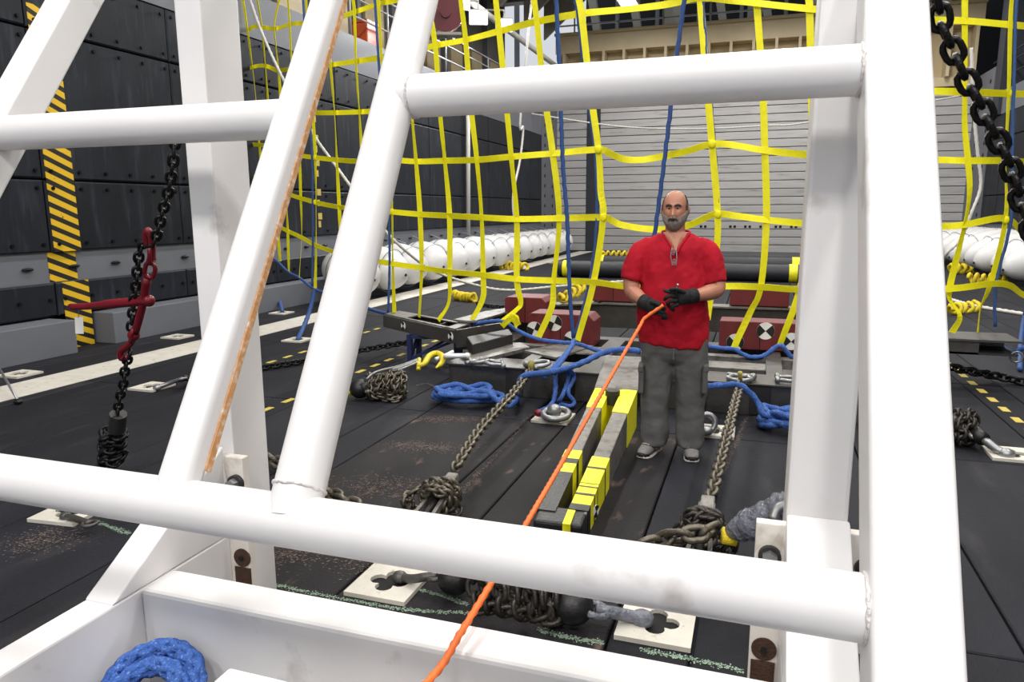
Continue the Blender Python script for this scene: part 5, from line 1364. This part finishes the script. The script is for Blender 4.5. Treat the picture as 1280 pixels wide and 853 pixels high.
# face details
def fpt(az, el, off): return headpt(az, el, off)
for sgn in (-1, 1):
    p = fpt(sgn * .345, .095, -.0015)
    MB().ball(p,   .0145, .007, .0048, 12, 8, rot=Matrix.Rotation(-sgn * .3, 3, 'Z')).build('eye', 'eye_white', per, smooth=True)
    MB().ball(fpt(sgn * .335, .092, .0035), .0068, .005, .0050, 10, 8).build('iris', 'eye_dark', per, smooth=True)
    br = [fpt(sgn * a_, e_, .004) for (a_, e_) in ((.12, .205), (.28, .250), (.45, .250), (.62, .190))]
    MB().tube(smooth_path(br, 4), [.0050, .0062, .0070, .0074, .0076, .0076, .0074, .007, .0066, .006, .005, .004, .003], 7).build('eyebrow', 'hair_dark', per, smooth=True)
    lid = [fpt(sgn * a_, e_, .003) for (a_, e_) in ((.2, .115), (.34, .155), (.5, .115))]
    MB().tube(smooth_path(lid, 4), .0038, 6).build('eyelid', 'skin', per, smooth=True)
def patch(name, m, azs, els, offf, keep=None):
    q = MB(); nA, nE = len(azs), len(els); vs = [headpt(a_, e_, offf(a_, e_)) for e_ in els for a_ in azs]; fs = []
    for i in range(nE - 1):
        for j in range(nA - 1):
            if keep and not keep((azs[j] + azs[j + 1]) / 2, (els[i] + els[i + 1]) / 2): continue
            fs.append((i * nA + j, i * nA + j + 1, (i + 1) * nA + j + 1, (i + 1) * nA + j))
    q.add(vs, fs); o = q.build(name, m, per, smooth=True)
    s_ = o.modifiers.new('thick', 'SOLIDIFY'); s_.thickness = .006; s_.offset = -1
    return o
lin_ = lambda a, b, n: [a + (b - a) * i / (n - 1) for i in range(n)]
def beard_top(a): # upper edge of the beard by azimuth
    a = abs(a)
    if a < .30: return -.36
    if a < 1.0: return -.36 + (a - .30) * .28
    return -.16 + (a - 1.0) * .9
def bkeep(a, e): return e < beard_top(a) and not (abs(a) > 1.45 and e < -.6)
def boff(a, e):
    d = min(1, max(0, (beard_top(a) - e) / .25)); c = max(0, 1 - abs(a) / 1.3)
    return .004 + .013 * d * (.35 + .65 * c) + .002 * noise.noise(V((a * 14, e * 14, 0)))
patch('beard', 'beard', lin_(-1.62, 1.62, 56), lin_(-1.35, .35, 44), boff, bkeep)
for sgn in (-1, 1):
    ms = [fpt(sgn * a_, e_, .010) for (a_, e_) in ((.0, -.33), (.16, -.345), (.32, -.40), (.43, -.50))]
    MB().tube(smooth_path(ms, 4), [.0085, .009, .0095, .0095, .0095, .009, .0085, .008, .0072, .0065, .0055, .0045, .003], 8).build('moustache', 'hair_grey', per, smooth=True)
MB().tube(smooth_path([fpt(a_, -.455, .0105) for a_ in (-.15, 0, .15)], 4), .0026, 6).build('mouth', 'lip', per, smooth=True)
def hkeep(a, e):
    a = abs(a)
    return e < .62 + .22 * math.sin(max(0, a - 1.15) * .9) - max(0, 1.55 - a) * 1.0 and e > -.5 + (0.5 if a < 1.8 else 0) and a > 1.18
lhair = lin_(1.15, 2 * PI - 1.15, 64)
def hk2(a, e): return hkeep(a if a < PI else a - 2 * PI, e)
patch('hair', 'hair_dark', lhair, lin_(-.6, .95, 40), lambda a, e: .006 + .002 * noise.noise(V((a * 12, e * 12, 3))), hk2)
# collar and hems of the shirt
col = [PP(828, 291.5, .05), PP(833, 299, .088), PP(838.5, 307.5, .122), PP(844.5, 317, .152), PP(850.5, 307.5, .122), PP(857, 299, .088), PP(862, 291.5, .05), PP(860, 289, -.05), PP(845, 288, -.09), PP(830, 289, -.05)]
MB().tube(smooth_path(col, 5, True), .0075, 8, closed=True).build('collar', 'shirt', shirt, smooth=True)

# ---- gloves with separate fingers
def glove(name, palm0, palm1, side, nrm, fingers, thumb, cuff):
    p0, p1 = V(palm0), V(palm1); ax = (p1 - p0).normalized(); s_ = V(side); s_ = (s_ - ax * s_.dot(ax)).normalized(); n_ = ax.cross(s_)
    R = []
    for (t, w_, d_) in ((-.55, .042, .040), (-.15, .042, .040), (.0, .041, .036), (.3, .044, .028), (.65, .048, .026), (.95, .046, .022), (1.06, .040, .016)):
        c = p0.lerp(p1, t); R.append([c + s_ * w_ * math.cos(2 * PI * j / 16) + n_ * d_ * math.sin(2 * PI * j / 16) for j in range(16)])
    q = MB().rings(R)
    for f_ in fingers: q.add(*[(m_.v, m_.f) for m_ in (limb(f_, [.0145, .014, .013, .0105], 10),)][0]); q.ball(f_[-1], .0105)
    m_ = limb(thumb, [.015, .0135, .012, .010], 10); q.add(m_.v, m_.f); q.ball(thumb[-1], .010)
    g = q.build(name, 'glove', per, smooth=True)
    c = V(cuff); MB().tube([c - ax * .030, c + ax * .03], [.050, .047], 16).build('cuff', 'glove', g, smooth=True)
    return g
# his right hand (picture left): closes round the orange rope
g0, g1 = PP(809, 380, .25), PP(822, 386, .30)
fR = []
for k in range(4):
    b0 = PP(818 + k * 1.8, 378.5 + k * 4.6, .315 - .006 * k)
    fR.append([b0, b0 + rt * .030 - UPV * .006 + tw * .020, b0 + rt * .045 - UPV * .024 + tw * .008, b0 + rt * .026 - UPV * .032 - tw * .014])
glove('glove', g0, g1, UPV + rt * .2, tw, fR, [PP(814, 378, .29), PP(821, 379.5, .335), PP(827, 383, .345), PP(831, 386, .335)], PP(807, 379, .235))
# his left hand (picture right): resting above, index finger out to the left
h0, h1 = PP(862, 371, .25), PP(848, 373, .30)
fL = []
b0 = PP(846, 366.5, .315); fL.append([b0, PP(840, 365, .335), PP(835, 364.5, .34), PP(831, 363.5, .335)])
b0 = PP(845, 371, .32); fL.append([b0, PP(838, 370, .345), PP(833.5, 372, .345), PP(831, 374.5, .33)])
b0 = PP(845.5, 376, .32); fL.append([b0, PP(839, 376.5, .345), PP(835, 379.5, .34), PP(836, 383, .32)])
b0 = PP(847, 381, .31); fL.append([b0, PP(841.5, 382.5, .33), PP(839.5, 386, .325), PP(842, 388, .31)])
glove('glove', h0, h1, UPV, tw, fL, [PP(855, 366, .29), PP(848.5, 363, .325), PP(843, 361.5, .345), PP(838.5, 362, .35)], PP(864, 370.5, .235))
pn = MB().tube([PP(844.5, 369, .345), PP(847, 357, .33)], .0055, 8).build('marker_pen', 'eye_dark', smooth=True, loc=PP(844.5, 369, .345))
meta(pn, 'short dark pen held upright in the black glove of the person', 'pen')
MB().ball(PP(847.2, 356, .33), .006).build('cap', 'tag_white', pn, smooth=True)

# ---- shoes
def shoe(cx, ang, name='shoe'):
    p0 = PP(cx, 566, 0); a0 = LA(p0)[0]; f_ = (tw * math.cos(ang) + rt * math.sin(ang)).normalized(); s_ = f_.cross(UPV).normalized()
    hub = V((PB.x, PB.y, 0)) + rt * a0 + tw * .02
    def sect(prof, zoff=0):
        R = []
        for (x_, w_, h_, zb) in prof:
            c = hub + f_ * x_; r_ = []
            for j in range(16):
                th = 2 * PI * j / 16; cc_, ss = math.cos(th), math.sin(th)
                r_.append(c + s_ * w_ * (abs(cc_) ** .8) * (1 if cc_ > 0 else -1) + UPV * (zb + (h_ * (abs(ss) ** .7) if ss > 0 else 0)))
            R.append(r_)
        return R
    up_ = sect([(-.115, .026, .05, .03), (-.10, .036, .085, .028), (-.06, .042, .105, .026), (-.01, .044, .098, .024), (.04, .047, .075, .022), (.09, .049, .055, .020), (.13, .044, .043, .020), (.155, .030, .030, .022), (.163, .012, .016, .024)])
    o = MB().rings(up_).build(name, 'shoe_grey', per, smooth=True)
    so = sect([(-.122, .026, .030, 0), (-.10, .040, .032, 0), (-.04, .044, .028, 0), (.04, .050, .024, 0), (.10, .052, .022, 0), (.145, .042, .024, .002), (.168, .022, .026, .006)])
    MB().rings(so).build('sole', 'shoe_sole', o, smooth=True, auto=.8)
    to = sect([(.125, .047, .036, .014), (.155, .034, .030, .014), (.172, .016, .020, .016)])
    MB().rings(to).build('toe_cap', 'shoe_black', o, smooth=True)
    for k in range(4):
        x_ = .02 + k * .022; c = hub + f_ * x_ + UPV * (.118 - k * .012)
        MB().tube([c - s_ * .026, c + UPV * .004, c + s_ * .026], .0035, 5).build('lace', 'shoe_sole', o, smooth=True)
shoe(813.5, -.38); shoe(863.5, .04)
# spectacles hooked in the neckline
gl = thing('spectacles', PP(843, 334, .18), 'spectacles hanging folded from the neckline of the red shirt', 'glasses')
for (x, y, r_) in ((841.5, 315, .019), (842.5, 328, .019)):
    c = PP(x, y, .172 if y < 320 else .186); MB().tube(arc(c, r_, 0, 2 * PI, 16, rt * .6, UPV)[:-1], .0022, 5, closed=True).build('rim', 'galv', gl, smooth=True)
    MB().tube([c - tw * .001, c + tw * .001], r_ * .55, 12).build('lens', 'lens', gl)
MB().tube(smooth_path([PP(840, 309, .155), PP(838.5, 320, .176), PP(840.5, 333, .19)], 4), .0025, 5).build('temple', 'galv', gl, smooth=True)
MB().tube(smooth_path([PP(845, 311, .160), PP(846, 322, .180), PP(845, 334, .192)], 4), .0025, 5).build('temple', 'galv', gl, smooth=True)
